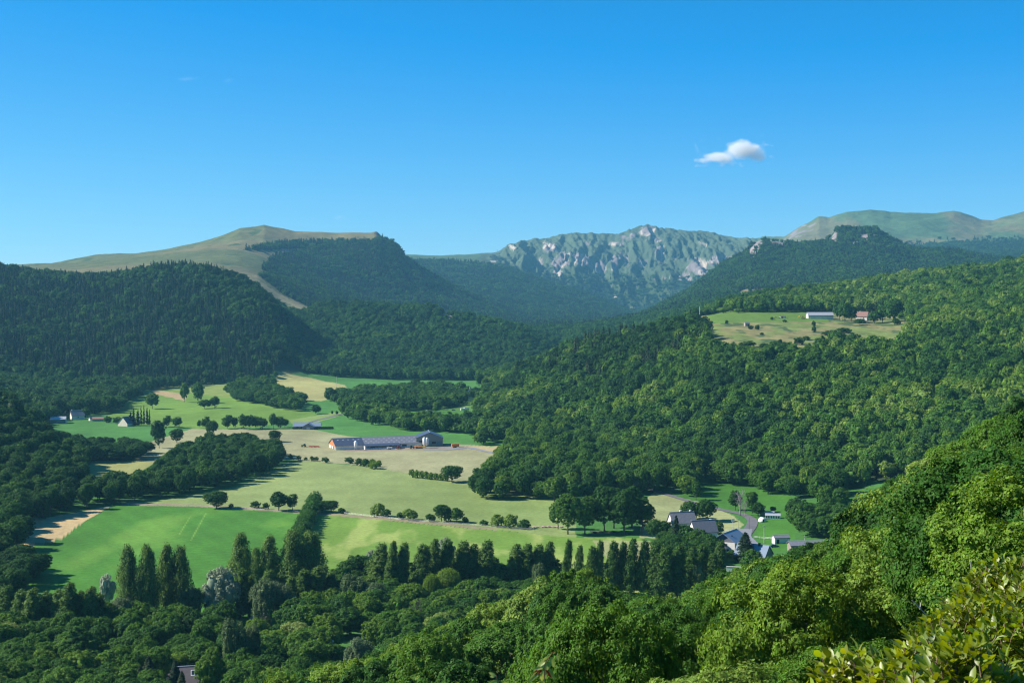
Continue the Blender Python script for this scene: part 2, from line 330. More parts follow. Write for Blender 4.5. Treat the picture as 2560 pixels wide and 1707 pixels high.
def terrain_mat(name, fine, bump, bscale):
    m, t, out = nodes(name); L = t.links.new
    a = N(t, 'ShaderNodeVertexColor', _layer_name='Col')
    tc = N(t, 'ShaderNodeTexCoord')
    n1 = N(t, 'ShaderNodeTexNoise', Scale=fine, Detail=6.0, Roughness=0.75); L(tc.outputs['Object'], n1.inputs['Vector'])
    mr = N(t, 'ShaderNodeMapRange'); mr.inputs['From Min'].default_value = 0.25; mr.inputs['From Max'].default_value = 0.75
    mr.inputs['To Min'].default_value = 0.72; mr.inputs['To Max'].default_value = 1.28; L(n1.outputs['Fac'], mr.inputs['Value'])
    vm = N(t, 'ShaderNodeVectorMath', _operation='SCALE'); L(a.outputs['Color'], vm.inputs[0]); L(mr.outputs[0], vm.inputs['Scale'])
    p = N(t, 'ShaderNodeBsdfPrincipled', Roughness=0.95); p.inputs['Specular IOR Level'].default_value = 0.1
    L(vm.outputs[0], p.inputs['Base Color'])
    n2 = N(t, 'ShaderNodeTexNoise', Scale=bscale, Detail=8.0, Roughness=0.7); L(tc.outputs['Object'], n2.inputs['Vector'])
    b = N(t, 'ShaderNodeBump', Strength=1.0, Distance=bump); L(n2.outputs['Fac'], b.inputs['Height']); L(b.outputs[0], p.inputs['Normal'])
    L(p.outputs[0], out.inputs[0]); return m
M_ground = terrain_mat('ground_cover', 0.35, 0.12, 0.8)
M_hill = terrain_mat('hill_cover', 0.12, 0.6, 0.25)
M_mount = terrain_mat('mountain_cover', 0.04, 5.0, 0.05)

# ------------------------------------------------------------------ land cover
G_ = np.array([.058, .170, .022]); GY = np.array([.130, .225, .036]); PALE = np.array([.200, .250, .085]); HAY = np.array([.300, .290, .150])
TAN = np.array([.46, .34, .17]); FLOOR = np.array([.035, .055, .020]); DRY = np.array([.215, .190, .075]); ALP = np.array([.066, .110, .042])
ROCK = np.array([.21, .175, .17]); SCREE = np.array([.42, .35, .28]); GB = np.array([.064, .180, .036]); EARTH = np.array([.25, .19, .13])
FIELDS = [  # photo outlines of the fields, later ones lie over earlier ones
 (GB, [(60, 960), (1400, 950), (1400, 1130), (100, 1130)], 1),
 (GY * .75 + TAN * .18, [(380, 940), (560, 940), (580, 1000), (470, 1003), (390, 985)], 0),
 (TAN * .55 + GY * .5, [(690, 925), (750, 940), (860, 962), (880, 985), (800, 1003), (730, 1000), (690, 975)], 0),
 (GY, [(195, 1020), (420, 975), (700, 1010), (800, 1035), (640, 1068), (480, 1072), (340, 1060)], 1),
 (GY * .8 + HAY * .3, [(720, 1050), (840, 1030), (870, 1033), (780, 1060), (740, 1068)], 0),
 (TAN * .8, [(380, 975), (470, 985), (462, 1002), (385, 984)], 0),
 (GB, [(120, 1058), (480, 1068), (400, 1095), (340, 1108), (130, 1112)], 1),
 (GB, [(770, 1062), (880, 1050), (1000, 1080), (1270, 1102), (1272, 1116), (1120, 1106), (880, 1090), (790, 1074)], 1),
 (G_, [(1010, 1028), (1170, 1025), (1150, 1062), (1020, 1055)], 1),
 (HAY * .9, [(340, 1115), (400, 1096), (480, 1072), (780, 1073), (870, 1090), (1000, 1100), (1120, 1108), (1260, 1118), (1230, 1150), (1190, 1185), (1160, 1225), (960, 1172), (870, 1160), (720, 1148), (340, 1160)], 2),
 (TAN * .55 + HAY * .45, [(1140, 1116), (1275, 1115), (1265, 1128), (1200, 1128)], 0),
 (TAN * .9, [(1160, 1038), (1225, 1038), (1320, 1052), (1330, 1070), (1240, 1068), (1165, 1055)], 0),
 (TAN, [(1125, 972), (1215, 972), (1210, 984), (1130, 984)], 0),
 (PALE, [(300, 1262), (450, 1243), (600, 1215), (735, 1148), (870, 1162), (960, 1172), (1160, 1210), (1300, 1180), (1440, 1270), (1440, 1345), (1240, 1325), (1000, 1302), (860, 1285), (700, 1280)], 2),
 (TAN * .45 + GY * .6, [(205, 1150), (390, 1155), (330, 1190), (240, 1200)], 0),
 (G_, [(285, 1263), (500, 1266), (745, 1282), (800, 1284), (700, 1700), (-50, 1700), (-50, 1400), (80, 1362), (150, 1348), (215, 1303)], 3),
 (TAN, [(283, 1262), (215, 1301), (150, 1346), (80, 1364), (-20, 1385), (0, 1310), (150, 1288)], 4),
 (GY, [(770, 1282), (860, 1287), (1000, 1304), (1240, 1326), (1420, 1342), (1600, 1345), (1700, 1400), (1650, 1500), (700, 1560), (730, 1380)], 5),
 (HAY * .7 + GY * .3, [(1480, 1350), (1630, 1352), (1650, 1400), (1520, 1400)], 0),
 (EARTH * .9 + GY * .15, [(305, 1255), (520, 1262), (745, 1276), (950, 1292), (1240, 1320), (1240, 1326), (950, 1298), (745, 1282), (520, 1267), (305, 1262)], 0),
 (HAY * .75 + GY * .3, [(1640, 1225), (1700, 1243), (1780, 1262), (1830, 1288), (1860, 1310), (1845, 1325), (1700, 1345), (1600, 1345), (1610, 1250)], 2),
 (G_ * .9, [(1700, 1195), (1960, 1195), (1990, 1300), (1985, 1380), (1910, 1372), (1880, 1300), (1790, 1262), (1700, 1240)], 1),
 (EARTH * .7 + ROCK * .3, [(828, 1117), (1060, 1119), (1135, 1115), (1175, 1117), (1160, 1124), (1070, 1124), (868, 1128)], 0),
 (np.array([.20, .19, .19]), [(760, 1055), (785, 1058), (775, 1070), (748, 1068)], 0),
]
DRYM = [(1738, 792), (1765, 778), (2060, 774), (2260, 776), (2290, 830), (2255, 885), (2000, 912), (1860, 905), (1780, 885), (1740, 815)]
GRNM = [(1768, 788), (1790, 778), (2080, 774), (2070, 806), (1960, 803), (1780, 808)]
STRIP = [(590, 690), (640, 690), (668, 712), (705, 738), (760, 762), (818, 792), (790, 795), (740, 776), (690, 748), (650, 722)]
# where trees close over the far land (photo outlines of the ground they stand on)
LEFT_GRASS = [(-400, 600), (0, 655), (560, 570), (670, 545), (960, 570), (955, 592), (930, 604), (850, 602), (790, 602), (700, 608), (620, 622), (606, 626), (760, 622), (770, 628), (735, 632), (700, 636), (680, 648), (660, 665), (655, 676), (700, 684), (650, 692), (665, 702), (705, 735), (760, 762), (818, 792), (802, 806), (740, 796), (690, 765), (640, 722), (590, 704), (520, 692), (-400, 740)]
RIGHT_WOOD_ROCKS = [[(1868, 640), (1878, 620), (1890, 603), (1908, 600), (1905, 622), (1885, 645)], [(1920, 602), (1945, 600), (1968, 606), (1960, 618), (1925, 617)],
                    [(2072, 604), (2080, 582), (2092, 580), (2095, 600), (2110, 606), (2180, 600), (2195, 590), (2180, 584), (2150, 588), (2150, 612), (2090, 610)]]
ROCKS_MID = [[(1108, 768), (1130, 780), (1135, 808), (1118, 806), (1105, 790)], [(1006, 812), (1030, 814), (1040, 836), (1020, 828)], [(860, 766), (880, 766), (878, 776), (864, 776)],
             [(1618, 905), (1640, 902), (1628, 925), (1620, 935)], [(1085, 764), (1100, 766), (1098, 778)]]

def landcolor(X, Y, Zg, s):
    px, py = project(X, Y, Zg)
    n1 = fbm(X / 40, Y / 90, 4, 51)[:, None]; n2 = fbm(X / 9, Y / 22, 3, 53)[:, None]; n3 = fbm(X / 300, Y / 300, 4, 57)[:, None]
    C = np.tile(FLOOR, (X.size, 1)) * (0.7 + 0.6 * n2)
    val = (Y > 430) & (Y < 2450)
    jx = px + (fbm(X / 12, Y / 30, 3, 61) - 0.5) * 7; jy = py + (fbm(X / 12, Y / 30, 3, 63) - 0.5) * 3.0
    flat = val & (s < 10.95)
    base = val & (Zg < 12)
    C[base] = (GB * 0.85)[None] * (0.75 + 0.5 * n1[base])
    for c, poly, st in FIELDS:
        m = flat & inpoly(jx, jy, poly)
        cc = c[None] * (0.76 + 0.48 * n1[m]) * (0.86 + 0.28 * n2[m]); cc = cc + (c[[1, 1, 2]] * [.75, .95, .9] - c)[None] * .35 * smooth(.5, .75, n3[m])
        if st == 1: cc = cc * (1 + 0.04 * np.sin(Y[m] / 5.0 + 9 * n1[m, 0]))[:, None]
        if st == 2: cc = cc * (1 + 0.035 * np.sin((X[m] * .35 + Y[m]) / 6.0 + 9 * n1[m, 0]))[:, None] + (GY - c)[None] * 0.35 * smooth(.45, .7, n3[m])
        if st == 3:
            q = (X[m] * 0.86 + Y[m] * 0.5); cc = cc * (1 + 0.05 * np.sin(q / 2.2))[:, None]
            tr = (np.exp(-((px[m] - (505 + (1300 - py[m]) * 0.55)) / 1.6) ** 2) * (py[m] > 1283) * (py[m] < 1350) + np.exp(-((px[m] - (470 + (1300 - py[m]) * 0.62)) / 1.3) ** 2) * (py[m] > 1290) * (py[m] < 1335)) * (0.5 + fbm(X[m] / 6, Y[m] / 6, 2, 65) * 0.8)
            cc += tr[:, None] * np.array([.10, .12, .03]); cc += smooth(.55, .8, n1[m]) * np.array([.05, .05, .01])
        if st == 4: cc = cc * (0.8 + 0.4 * fbm(X[m] / 3, Y[m] / 25, 3, 71))[:, None]
        if st == 5: cc += (TAN * .55)[None] * smooth(.5, .72, fbm(X[m] / 14, Y[m] / 45, 4, 67))[:, None] * .5
        C[m] = cc
    # upper meadow on the right
    m = (Y > 1100) & (Y < 2000) & (s > 7.2) & inpoly(jx, jy, DRYM)
    pt = smooth(.47, .62, fbm(X[m] / 22, Y[m] / 50, 4, 73))[:, None]; ds = smooth(.60, .66, fbm(X[m] / 14, Y[m] / 30, 4, 74))[:, None]
    C[m] = (np.array([.205, .190, .075])[None] * (1 - pt) + np.array([.145, .185, .050])[None] * pt) * (.65 + .7 * n2[m]) * (1 - ds) + (FLOOR * 1.8)[None] * ds
    m = m & inpoly(jx, jy, GRNM); C[m] = (GY * .78)[None] * (.85 + .3 * n2[m])
    # grassy plateau on the left and the strip that runs down from it
    m = (s > 11.2) & (Y > 3000) & (Y < 6100) & inpoly(jx, jy, LEFT_GRASS)
    br = smooth(.4, .65, fbm(X / 350, Y / 420, 4, 77))[:, None]
    gg = np.array([.105, .120, .045]) * (1 - br) + np.array([.165, .145, .066]) * br
    C[m] = (gg * (.75 + .5 * fbm(X / 35, Y / 60, 4, 79)[:, None]))[m]
    dk = smooth(.68, .76, fbm(X / 60, Y / 90, 4, 81))[:, None]; C[m] = (C * (1 - dk) + FLOOR * 1.6 * dk)[m]
    m2 = m & inpoly(jx + (n1[:, 0] - .5) * 26, jy + (n2[:, 0] - .5) * 10, STRIP); C[m2] = np.array([.24, .205, .10])[None] * (.7 + .6 * n2[m2])
    # far massif and the grassy mountain behind on the right
    m = (s > 16.0) & (px > 940) & (Y > 6900)
    alp = np.where((px > 1200)[:, None] & (px < 1890)[:, None], ALP * np.array([1.0, .84, 1.15]), ALP) * (.75 + .5 * n3) * (.8 + .4 * fbm(X / 60, Y / 60, 4, 83)[:, None])
    alp = alp + (np.array([.16, .135, .06]) - ALP) * .8 * smooth(.45, .65, fbm(X / 240, Y / 700, 4, 85))[:, None] * smooth(1880, 2050, px)[:, None]
    fw = smooth(670, 700, py + (fbm(X / 90, Y / 200, 4, 95) - .5) * 60)[:, None]
    alp = alp * (1 - fw) + FLOOR * 1.2 * fw
    C[m] = alp[m]
    mas = m & (px > 1210) & (px < 1890)
    rk = .55 * fbm((X + 80 * fbm(X / 150, Y / 400, 3, 87)) / 60, Y / 200, 5, 89) + .45 * fbm((X + 30 * fbm(X / 40, Y / 90, 3, 187)) / 20, Y / 60, 4, 189)
    band = np.zeros(X.size)
    for bx_, by_, sx_, sy_, am in [(1620, 578, 16, 16, 1.25), (1585, 586, 12, 7, .9), (1560, 592, 12, 7, .8), (1535, 610, 22, 7, .8), (1640, 600, 16, 8, .8), (1375, 622, 18, 16, .9), (1400, 650, 26, 24, 1.1), (1345, 655, 16, 14, .8), (1455, 648, 24, 18, 1.1), (1398, 684, 12, 16, .9), (1495, 668, 18, 22, 1.1),
                                    (1532, 660, 9, 20, 1.2), (1552, 640, 4, 12, 1.2), (1566, 655, 6, 14, 1.1), (1603, 660, 13, 16, .95), (1652, 638, 13, 22, 1.15), (1690, 648, 9, 9, .9), (1745, 668, 26, 20, 1.15), (1715, 695, 20, 12, 1.05), (1800, 652, 26, 14, 1.0), (1655, 695, 26, 8, 1.0),
                                    (1530, 712, 5, 16, .8), (1540, 738, 6, 10, .8), (1590, 715, 5, 18, .7), (1447, 690, 6, 8, .9), (1335, 625, 12, 10, .7), (1465, 608, 16, 4, .7), (1820, 590, 8, 3, .5), (1700, 610, 14, 5, .5)]:
        band = np.maximum(band, am * np.exp(-((px - bx_ + (fbm(X / 90, Y / 200, 2, 301) - .5) * 14) / (sx_ * 1.25)) ** 2 - ((py - by_) / (sy_ * 1.2)) ** 2))
    q = smooth(.512, .556, rk * .62 + .34 * np.clip(band, 0, 1.2))
    pal = smooth(.55, .64, fbm(X / 28, Y / 160, 4, 91))[:, None]
    rc = ROCK * (.6 + .7 * fbm(X / 14, Y / 120, 3, 93)[:, None]) * (1 - pal) + SCREE * pal
    Cm = C * (1 - q[:, None]) + rc * q[:, None]; C[mas] = Cm[mas]
    for pl in [[(1745, 603), (1765, 610), (1768, 616), (1750, 610)], [(1275, 612), (1292, 618), (1286, 624), (1270, 617)], [(1225, 651), (1242, 651), (1241, 656), (1228, 656)]]:
        mm = m & inpoly(px, py, pl); C[mm] = SCREE * 1.15
    mm = m & inpoly(jx, jy, [(1960, 598), (1985, 578), (2010, 562), (2040, 555), (2040, 565), (2015, 590), (1985, 594), (1966, 606)]) & (fbm(X / 30, Y / 60, 4, 303) > .47); C[mm] = ROCK[None] * (.7 + .7 * n2[mm])
    mm = (s > 13.4) & (Y < 5600) & inpoly(px, py, [(935, 583), (940, 575), (960, 585), (970, 605), (950, 598)]); C[mm] = ROCK * .35
    for pl in ROCKS_MID:
        mm = (Y > 1300) & (Y < 3300) & inpoly(jx, jy, pl); C[mm] = (ROCK * 1.25)[None] * (.6 + .9 * fbm(X[mm] / 4, Y[mm] / 9, 3, 98)[:, None])
    for pl in RIGHT_WOOD_ROCKS:
        mm = (Y > 4300) & (Y < 5400) & inpoly(jx, jy, pl) & (fbm(X / 14, Y / 40, 4, 305) > .42); C[mm] = ROCK[None] * (.7 + .9 * fbm(X[mm] / 8, Y[mm] / 30, 3, 97)[:, None])
    mm = (Y > 3900) & (Y < 5200) & inpoly(jx, jy, [(700, 622), (745, 625), (742, 646), (715, 642)]); C[mm] = ROCK[None] * (.5 + .7 * n2[mm])
    mm = (Y > 5500) & (Y < 7900) & inpoly(jx, jy, [(1575, 768), (1590, 766), (1590, 782), (1576, 782)]); C[mm] = DRY
    mm = (Y > 3000) & (Y < 6200) & inpoly(jx, jy, [(1432, 812), (1456, 812), (1452, 821), (1440, 820)]); C[mm] = TAN * .8
    mm = (Y > 2900) & (Y < 3900) & (px > 1850) & (px < 2020) & (py > 720) & (py < 755); C[mm] = (DRY * .75 + np.array([.04, .02, .03]))[None] * (.7 + .6 * n2[mm])
    return np.clip(C, 0.005, 0.9)

def rows():
    plan = [24, 26, 24, 20, 26, 60, 150, 190, 130, 60, 40, 30, 60, 60, 40, 60, 40, 170, 12]
    S = []
    for k in range(NK - 1):
        S += list(k + np.arange(plan[k]) / plan[k])
    return np.array(S + [NK - 1 - 1e-6])
S = rows()
UG = np.concatenate([np.linspace(-.80, -.42, 70)[:-1], np.linspace(-.42, .42, 980), np.linspace(.42, .80, 70)[1:]])
kyg, _ = _cols(UG)
kI = np.minimum(S.astype(int), NK - 2); tI = (S - kI)[:, None]
y0, y1 = kyg[kI], kyg[kI + 1]
# rows closer together near the viewer inside each band
YG = np.where(kI[:, None] < 10, 1 / ((1 - tI) / y0 + tI / y1), y0 + (y1 - y0) * tI)
XG = UG[None] * (YG + 30)
ZG, SG = ground(XG, YG, True)
COLR = landcolor(XG.ravel(), YG.ravel(), ZG.ravel(), SG.ravel()).reshape(*XG.shape, 3)
PXG, PYG = project(XG, YG, ZG)
nr, nc = XG.shape
# skyline of everything nearer, column by column, for leaving out what no one can see
EL = (ZG - CAM_Z) / YG; HOR = np.maximum.accumulate(np.where(YG > 330, EL, -9), axis=0)

def land_piece(name, r0, r1, mat):
    X = XG[r0:r1 + 1]; n = X.shape[0]
    V = np.stack([X, YG[r0:r1 + 1], ZG[r0:r1 + 1]], -1).reshape(-1, 3)
    i = np.arange((n - 1) * nc).reshape(n - 1, nc)[:, :-1].ravel()
    me = mesh(name, V, np.stack([i, i + 1, i + nc + 1, i + nc], 1), mat, True)
    ca = me.color_attributes.new('Col', 'FLOAT_COLOR', 'POINT')
    c = np.ones((n * nc, 4), np.float32); c[:, :3] = COLR[r0:r1 + 1].reshape(-1, 3); ca.data.foreach_set('color', c.ravel())
    o = link(bpy.data.objects.new(name, me)); o['kind'] = 'structure'; return o
ra = int(np.searchsorted(S, 9.0)); rb = int(np.searchsorted(S, 12.0))
land_piece('ground', 0, ra, M_ground); land_piece('hills', ra, rb, M_hill); land_piece('mountains', rb, nr - 1, M_mount)

def horizon(X, Y):
    """how high (as a slope) the nearer land stands in front of a point"""
    u = X / (Y + 30); j = np.clip(np.searchsorted(UG, u), 0, nc - 1)
    out = np.full(X.shape, -9.0)
    for a in np.unique(j):
        m = j == a; i = np.searchsorted(YG[:, a], Y[m] * 0.985) - 1
        out[m] = np.where(i >= 0, HOR[np.maximum(i, 0), a], -9)
    return out
# ------------------------------------------------------------------ how plants are grown
def cards(P, Nn, size, g, asp=0.62, up=None):
    """one small pointed leaf clump per point, facing along Nn"""
    n = len(P)
    r = g.normal(size=(n, 3)) if up is None else up + 0.5 * g.normal(size=(n, 3))
    Nn = Nn / np.maximum(1e-6, np.linalg.norm(Nn, axis=1, keepdims=True))
    a = r - (r * Nn).sum(1, keepdims=True) * Nn; a /= np.maximum(1e-6, np.linalg.norm(a, axis=1, keepdims=True)); b = np.cross(Nn, a)
    s = (size * g.uniform(0.6, 1.4, n))[:, None]
    c = Nn * s * 0.12
    V = np.stack([P - a * s * .5, P + b * s * .5 * asp - c, P + a * s * .5, P - b * s * .5 * asp - c], 1).reshape(-1, 3)
    return V, np.arange(4 * n).reshape(n, 4)

def cubesphere(c, r, n=4, jit=0.0, g=None):
    V, Fc = [], []
    t = np.linspace(-1, 1, n + 1)
    for ax in range(3):
        for sg in (-1, 1):
            a, b = np.meshgrid(t, t, indexing='ij'); p = np.zeros((n + 1, n + 1, 3)); p[..., ax] = sg
            p[..., (ax + 1) % 3] = a * sg; p[..., (ax + 2) % 3] = b
            p /= np.linalg.norm(p, axis=-1, keepdims=True)
            if jit: p = p * (1 + jit * (fbm(p[..., 0] * 2.5 + c[0] * 3 + 50, p[..., 1] * 2.5 + p[..., 2] * 1.7 + 50, 2, 5) - .5))[..., None]
            o = sum(len(v) for v in V); V.append((p * r + c).reshape(-1, 3))
            i = np.arange((n + 1) * (n + 1)).reshape(n + 1, n + 1)
            Fc.append(o + np.stack([i[:-1, :-1], i[1:, :-1], i[1:, 1:], i[:-1, 1:]], -1).reshape(-1, 4))
    return np.concatenate(V), np.concatenate(Fc)

def join(parts):
    V, Fc, o = [], [], 0
    for v, f in parts: V.append(v); Fc.append(f + o); o += len(v)
    return np.concatenate(V), np.concatenate(Fc)

def sphere_dirs(n, g, upb=0.0):
    d = g.normal(size=(n, 3)); d /= np.linalg.norm(d, axis=1, keepdims=True); d[:, 2] += upb
    return d / np.linalg.norm(d, axis=1, keepdims=True)

def crown_broad(g, H, Rr, z0, nl, ntuft, nleaf, leaf, flat=0.75, core=0.80, droop=0.0, tr=0.17, cn=4):
    zc = (H + z0) / 2; rz = (H - z0) / 2
    C = [(0, 0, zc)]; Rd = [(Rr * .72, Rr * .72, rz * .86)]
    for i in range(nl):
        an = i * 2.399 + g.uniform(-.4, .4); h = g.uniform(-.55, .8); q = math.sqrt(max(.05, 1 - h * h)); rr = Rr * g.uniform(.34, .5)
        k = g.uniform(.52, .70)
        C.append((Rr * k * q * math.cos(an), Rr * k * q * math.sin(an), zc + rz * h * .62)); Rd.append((rr, rr, rr * g.uniform(.7, 1.0) * min(1.6, rz / Rr * 1.1)))
    C = np.array(C); Rd = np.array(Rd)
    w = Rd[:, 0] * Rd[:, 2]; L = g.choice(len(C), ntuft * 3, p=w / w.sum())
    d = sphere_dirs(ntuft * 3, g, .22); P = C[L] + d * Rd[L] * g.uniform(.86, 1.10, (ntuft * 3, 1))
    inside = np.zeros(len(P), bool)
    for j in range(len(C)):
        inside |= (((P - C[j]) / Rd[j]) ** 2).sum(1) < .72
    P = P[~inside][:ntuft]; d = d[~inside][:ntuft]; nt_ = len(P)
    T = g.integers(0, nt_, nleaf); rt = Rr * tr * g.uniform(.6, 1.35, nt_)
    e = sphere_dirs(nleaf, g, .25) + d[T] * .5; e /= np.linalg.norm(e, axis=1, keepdims=True)
    Q = P[T] + e * rt[T][:, None] * (g.uniform(.15, 1, (nleaf, 1)) ** .5) * [1, 1, flat]
    if droop: Q[:, 2] -= droop * g.uniform(0, 1, nleaf) ** 1.5
    nn = e * .9 + d[T] * .4 + g.normal(size=(nleaf, 3)) * .45 + [0, 0, .3]
    parts = [cards(Q, nn, leaf, g, up=np.array([[0, 0, 1.2]]) if droop else None)]
    for j in range(len(C) if core > 0 else 0): parts.append(cubesphere(C[j], Rd[j] * core, cn, .5))
    return join(parts)

def crown_poplar(g, H, Rr, ntuft, nleaf, leaf, lean=0.0, z0=.07):
    t = g.uniform(z0, 1, ntuft); prof = np.minimum(1, (t - z0 + .05) / .14) * np.clip(1.02 - t, 0, 1) ** .34
    an = g.uniform(0, 6.283, ntuft); prof = prof * (0.62 + .75 * fbm(t * 7 + 3, an * 1.2 + H, 3, 9))
    r = Rr * prof * 1.15 * g.uniform(.55, 1.05, ntuft)
    lx = lean * np.clip(t - .45, 0, 1) ** 1.6
    P = np.stack([r * np.cos(an) + lx, r * np.sin(an), t * H], 1); d = np.stack([np.cos(an), np.sin(an), np.full(ntuft, .5)], 1)
    T = g.integers(0, ntuft, nleaf); e = sphere_dirs(nleaf, g, .3)
    Q = P[T] + e * [Rr * .25, Rr * .25, Rr * .5] * g.uniform(.2, 1, (nleaf, 1)); Q[:, 0] += lean * .05 * g.uniform(0, 1, nleaf)
    nn = d[T] * .9 + g.normal(size=(nleaf, 3)) * .5
    parts = [cards(Q, nn, leaf, g, up=np.array([[0, 0, 1.5]]))]
    for k in range(7):
        tt = z0 + .06 + k * .125; pr = min(1, (tt - z0 + .03) / .18) * (1.03 - tt) ** .42
        parts.append(cubesphere((lean * max(0, tt - .45) ** 1.6, 0, tt * H), np.array([Rr * pr * .68, Rr * pr * .68, H * .085]), 3, .4))
    return join(parts)

def crown_conifer(g, H, Rr, nb, per, leaf, z0=.12, p=.85):
    t = z0 + (1 - z0) * np.sort(g.uniform(0, 1, nb)) ** 1.15; an = g.uniform(0, 6.283, nb)
    r = Rr * (1 - t) ** p * g.uniform(.75, 1.12, nb) + .12
    k = g.integers(0, nb, nb * per); q = g.uniform(.12, 1, nb * per) ** .7
    side = g.normal(size=nb * per) * .14 * r[k]
    x = np.cos(an[k]) * r[k] * q - np.sin(an[k]) * side; y = np.sin(an[k]) * r[k] * q + np.cos(an[k]) * side
    z = t[k] * H - q * r[k] * .28 + g.normal(size=nb * per) * .10 * H / 14
    nn = np.stack([np.cos(an[k]) * .45, np.sin(an[k]) * .45, np.ones(nb * per) * .8], 1) + g.normal(size=(nb * per, 3)) * .4
    parts = [cards(np.stack([x, y, z], 1), nn, leaf, g, .55, up=np.stack([np.cos(an[k]), np.sin(an[k]), -.2 + 0 * x], 1) * 1.5)]
    for kk in range(5):
        tt = z0 + .05 + kk * .17
        parts.append(cubesphere((0, 0, tt * H), np.array([Rr * (1 - tt) ** p * .5] * 2 + [H * .12]), 2))
    return join(parts)

def crown_willow(g, H, Rr, nst, per, leaf):
    d = sphere_dirs(nst, g, .5); P = d * [Rr * .85, Rr * .85, H * .34] + [0, 0, H * .62]
    Ls = g.uniform(.12, .42, nst) * H * np.clip(P[:, 2] / H * 1.2, .3, 1)
    T = g.integers(0, nst, nst * per); q = g.uniform(0, 1, nst * per)
    Q = P[T] + np.stack([d[T, 0] * q * .6, d[T, 1] * q * .6, -q * Ls[T]], 1) + g.normal(size=(nst * per, 3)) * .22 * Rr / 5
    nn = np.stack([d[T, 0], d[T, 1], .3 * np.ones(len(T))], 1) + g.normal(size=(len(T), 3)) * .6
    return join([cards(Q, nn, leaf, g, .45, up=np.array([[0, 0, 2.0]])), cubesphere((0, 0, H * .6), np.array([Rr * .5, Rr * .5, H * .22]), 4, .5)])

def trunk_mesh(g, H, Rr, z0, mat, rad=None, limbs=5, bare=0):
    mb = MB(); rad = rad or H * .018
    top = H * .8
    pts = [(g.normal() * .05 * i * H / 14, g.normal() * .05 * i * H / 14, top * i / 6 - .3) for i in range(7)]
    mb.tube(pts, [rad * (1.25 - i * .19) for i in range(7)], 7)
    def limb(p, d, L, r, depth):
        q = [Vector(p)]; dd = Vector(d).normalized()
        for i in range(4):
            dd = (dd + Vector(g.normal(size=3)) * .14 + Vector((0, 0, .10))).normalized(); q.append(q[-1] + dd * L / 4)
        mb.tube([tuple(a) for a in q], [r * (1 - i * .2) for i in range(5)], 5)
        if depth > 0:
            for _ in range(4 if bare else 2):
                k = g.integers(1, 5); limb(tuple(q[k]), dd + Vector(g.normal(size=3)) * .75, L * .62, r * .5, depth - 1)
    for i in range(limbs):
        an = i * 2.4 + g.uniform(-.4, .4); z = z0 + (H * .62 - z0) * (i + .5) / limbs
        limb((0, 0, z), (math.cos(an), math.sin(an), .9 if bare else .7), Rr * (.9 if bare else .62), rad * .5, (3 if bare else 0))
    return mb.data('trunk', mat, True)

PROTO = {}
def proto(key, H, Rr, crown, mat, tmat=M_bark, z0=.25, trad=None, limbs=5, seed=1, n=1, fn=None):
    L = []
    for i in range(n):
        g = np.random.default_rng(seed * 100 + i); V, Fc = crown(g)
        me = mesh('crown', V, Fc, mat)
        tm = trunk_mesh(g, H, Rr, H * z0, tmat, trad, limbs) if limbs is not None else None
        L.append((me, tm, H, Rr))
    PROTO[key] = L
proto('near', 13, 6.5, lambda g: crown_broad(g, 13, 6.5, 2.0, 12, 420, 70000, .20, tr=.13, core=0), M_leaf, seed=1, n=2)
proto('broad', 13, 6.5, lambda g: crown_broad(g, 13, 6.5, 2.2, 11, 260, 26000, .34, tr=.15, core=0), M_leaf, seed=2, n=4)
proto('tall', 17, 5.2, lambda g: crown_broad(g, 17, 5.2, 2.5, 13, 260, 16000, .40, tr=.16, core=.6), M_leaf, seed=3, n=3)
proto('mid', 13, 6.0, lambda g: crown_broad(g, 13, 6.0, 1.6, 10, 190, 9000, .52, tr=.18, cn=3, core=.62), M_leaf, seed=4, n=4)
proto('small', 11, 4.6, lambda g: crown_broad(g, 11, 4.6, 1.0, int(g.integers(3, 11)), int(g.integers(45, 110)), 1700, g.uniform(.6, .95), tr=g.uniform(.18, .30), cn=3), M_leaf, seed=5, n=6)
proto('far', 12, 6.0, lambda g: crown_broad(g, 12, 6.0, .5, 5, 40, 420, 1.7, tr=.26, cn=2), M_leaf, seed=6, n=3)
proto('poplar', 22, 2.6, lambda g: crown_poplar(g, 22, 2.6, 300, 9000, .46, lean=3.0), M_pop, z0=.06, limbs=0, seed=7, n=3)
proto('aspen', 18, 4.6, lambda g: crown_poplar(g, 18, 4.4, 260, 13000, .46, lean=0.0, z0=.16), M_pop, M_palebark, seed=8, n=2)
proto('birch', 14, 4.6, lambda g: crown_broad(g, 14, 4.6, 1.5, 11, 190, 12000, .40, tr=.16, droop=2.2, core=.6), M_silver, M_palebark, seed=9, n=2)
proto('willow', 10, 5.0, lambda g: crown_willow(g, 10, 5.0, 420, 24, .40), M_leaf, seed=10, n=2)
proto('shrub', 4, 3.0, lambda g: crown_broad(g, 4, 3.0, -.4, 7, 80, 3600, .34, tr=.2, cn=3, core=.55), M_leaf, limbs=None, seed=11, n=3)
proto('nearshrub', 4, 3.0, lambda g: crown_broad(g, 4, 3.0, -.4, 9, 240, 26000, .12, tr=.13, core=0), M_leaf, limbs=None, seed=21, n=2)
proto('silver', 9, 4.2, lambda g: crown_broad(g, 9, 4.2, .2, 9, 120, 5000, .42, tr=.18, cn=3), M_silver, M_palebark, seed=12, n=2)
proto('conifer', 14, 3.6, lambda g: crown_conifer(g, 14, 3.6, 360, 24, .46, p=.62), M_conif, z0=.1, limbs=0, seed=13, n=2)
proto('spruce', 15, 3.3, lambda g: crown_conifer(g, 15, 3.3, 90, 7, 1.15), M_conif, z0=.1, limbs=0, seed=14, n=3)
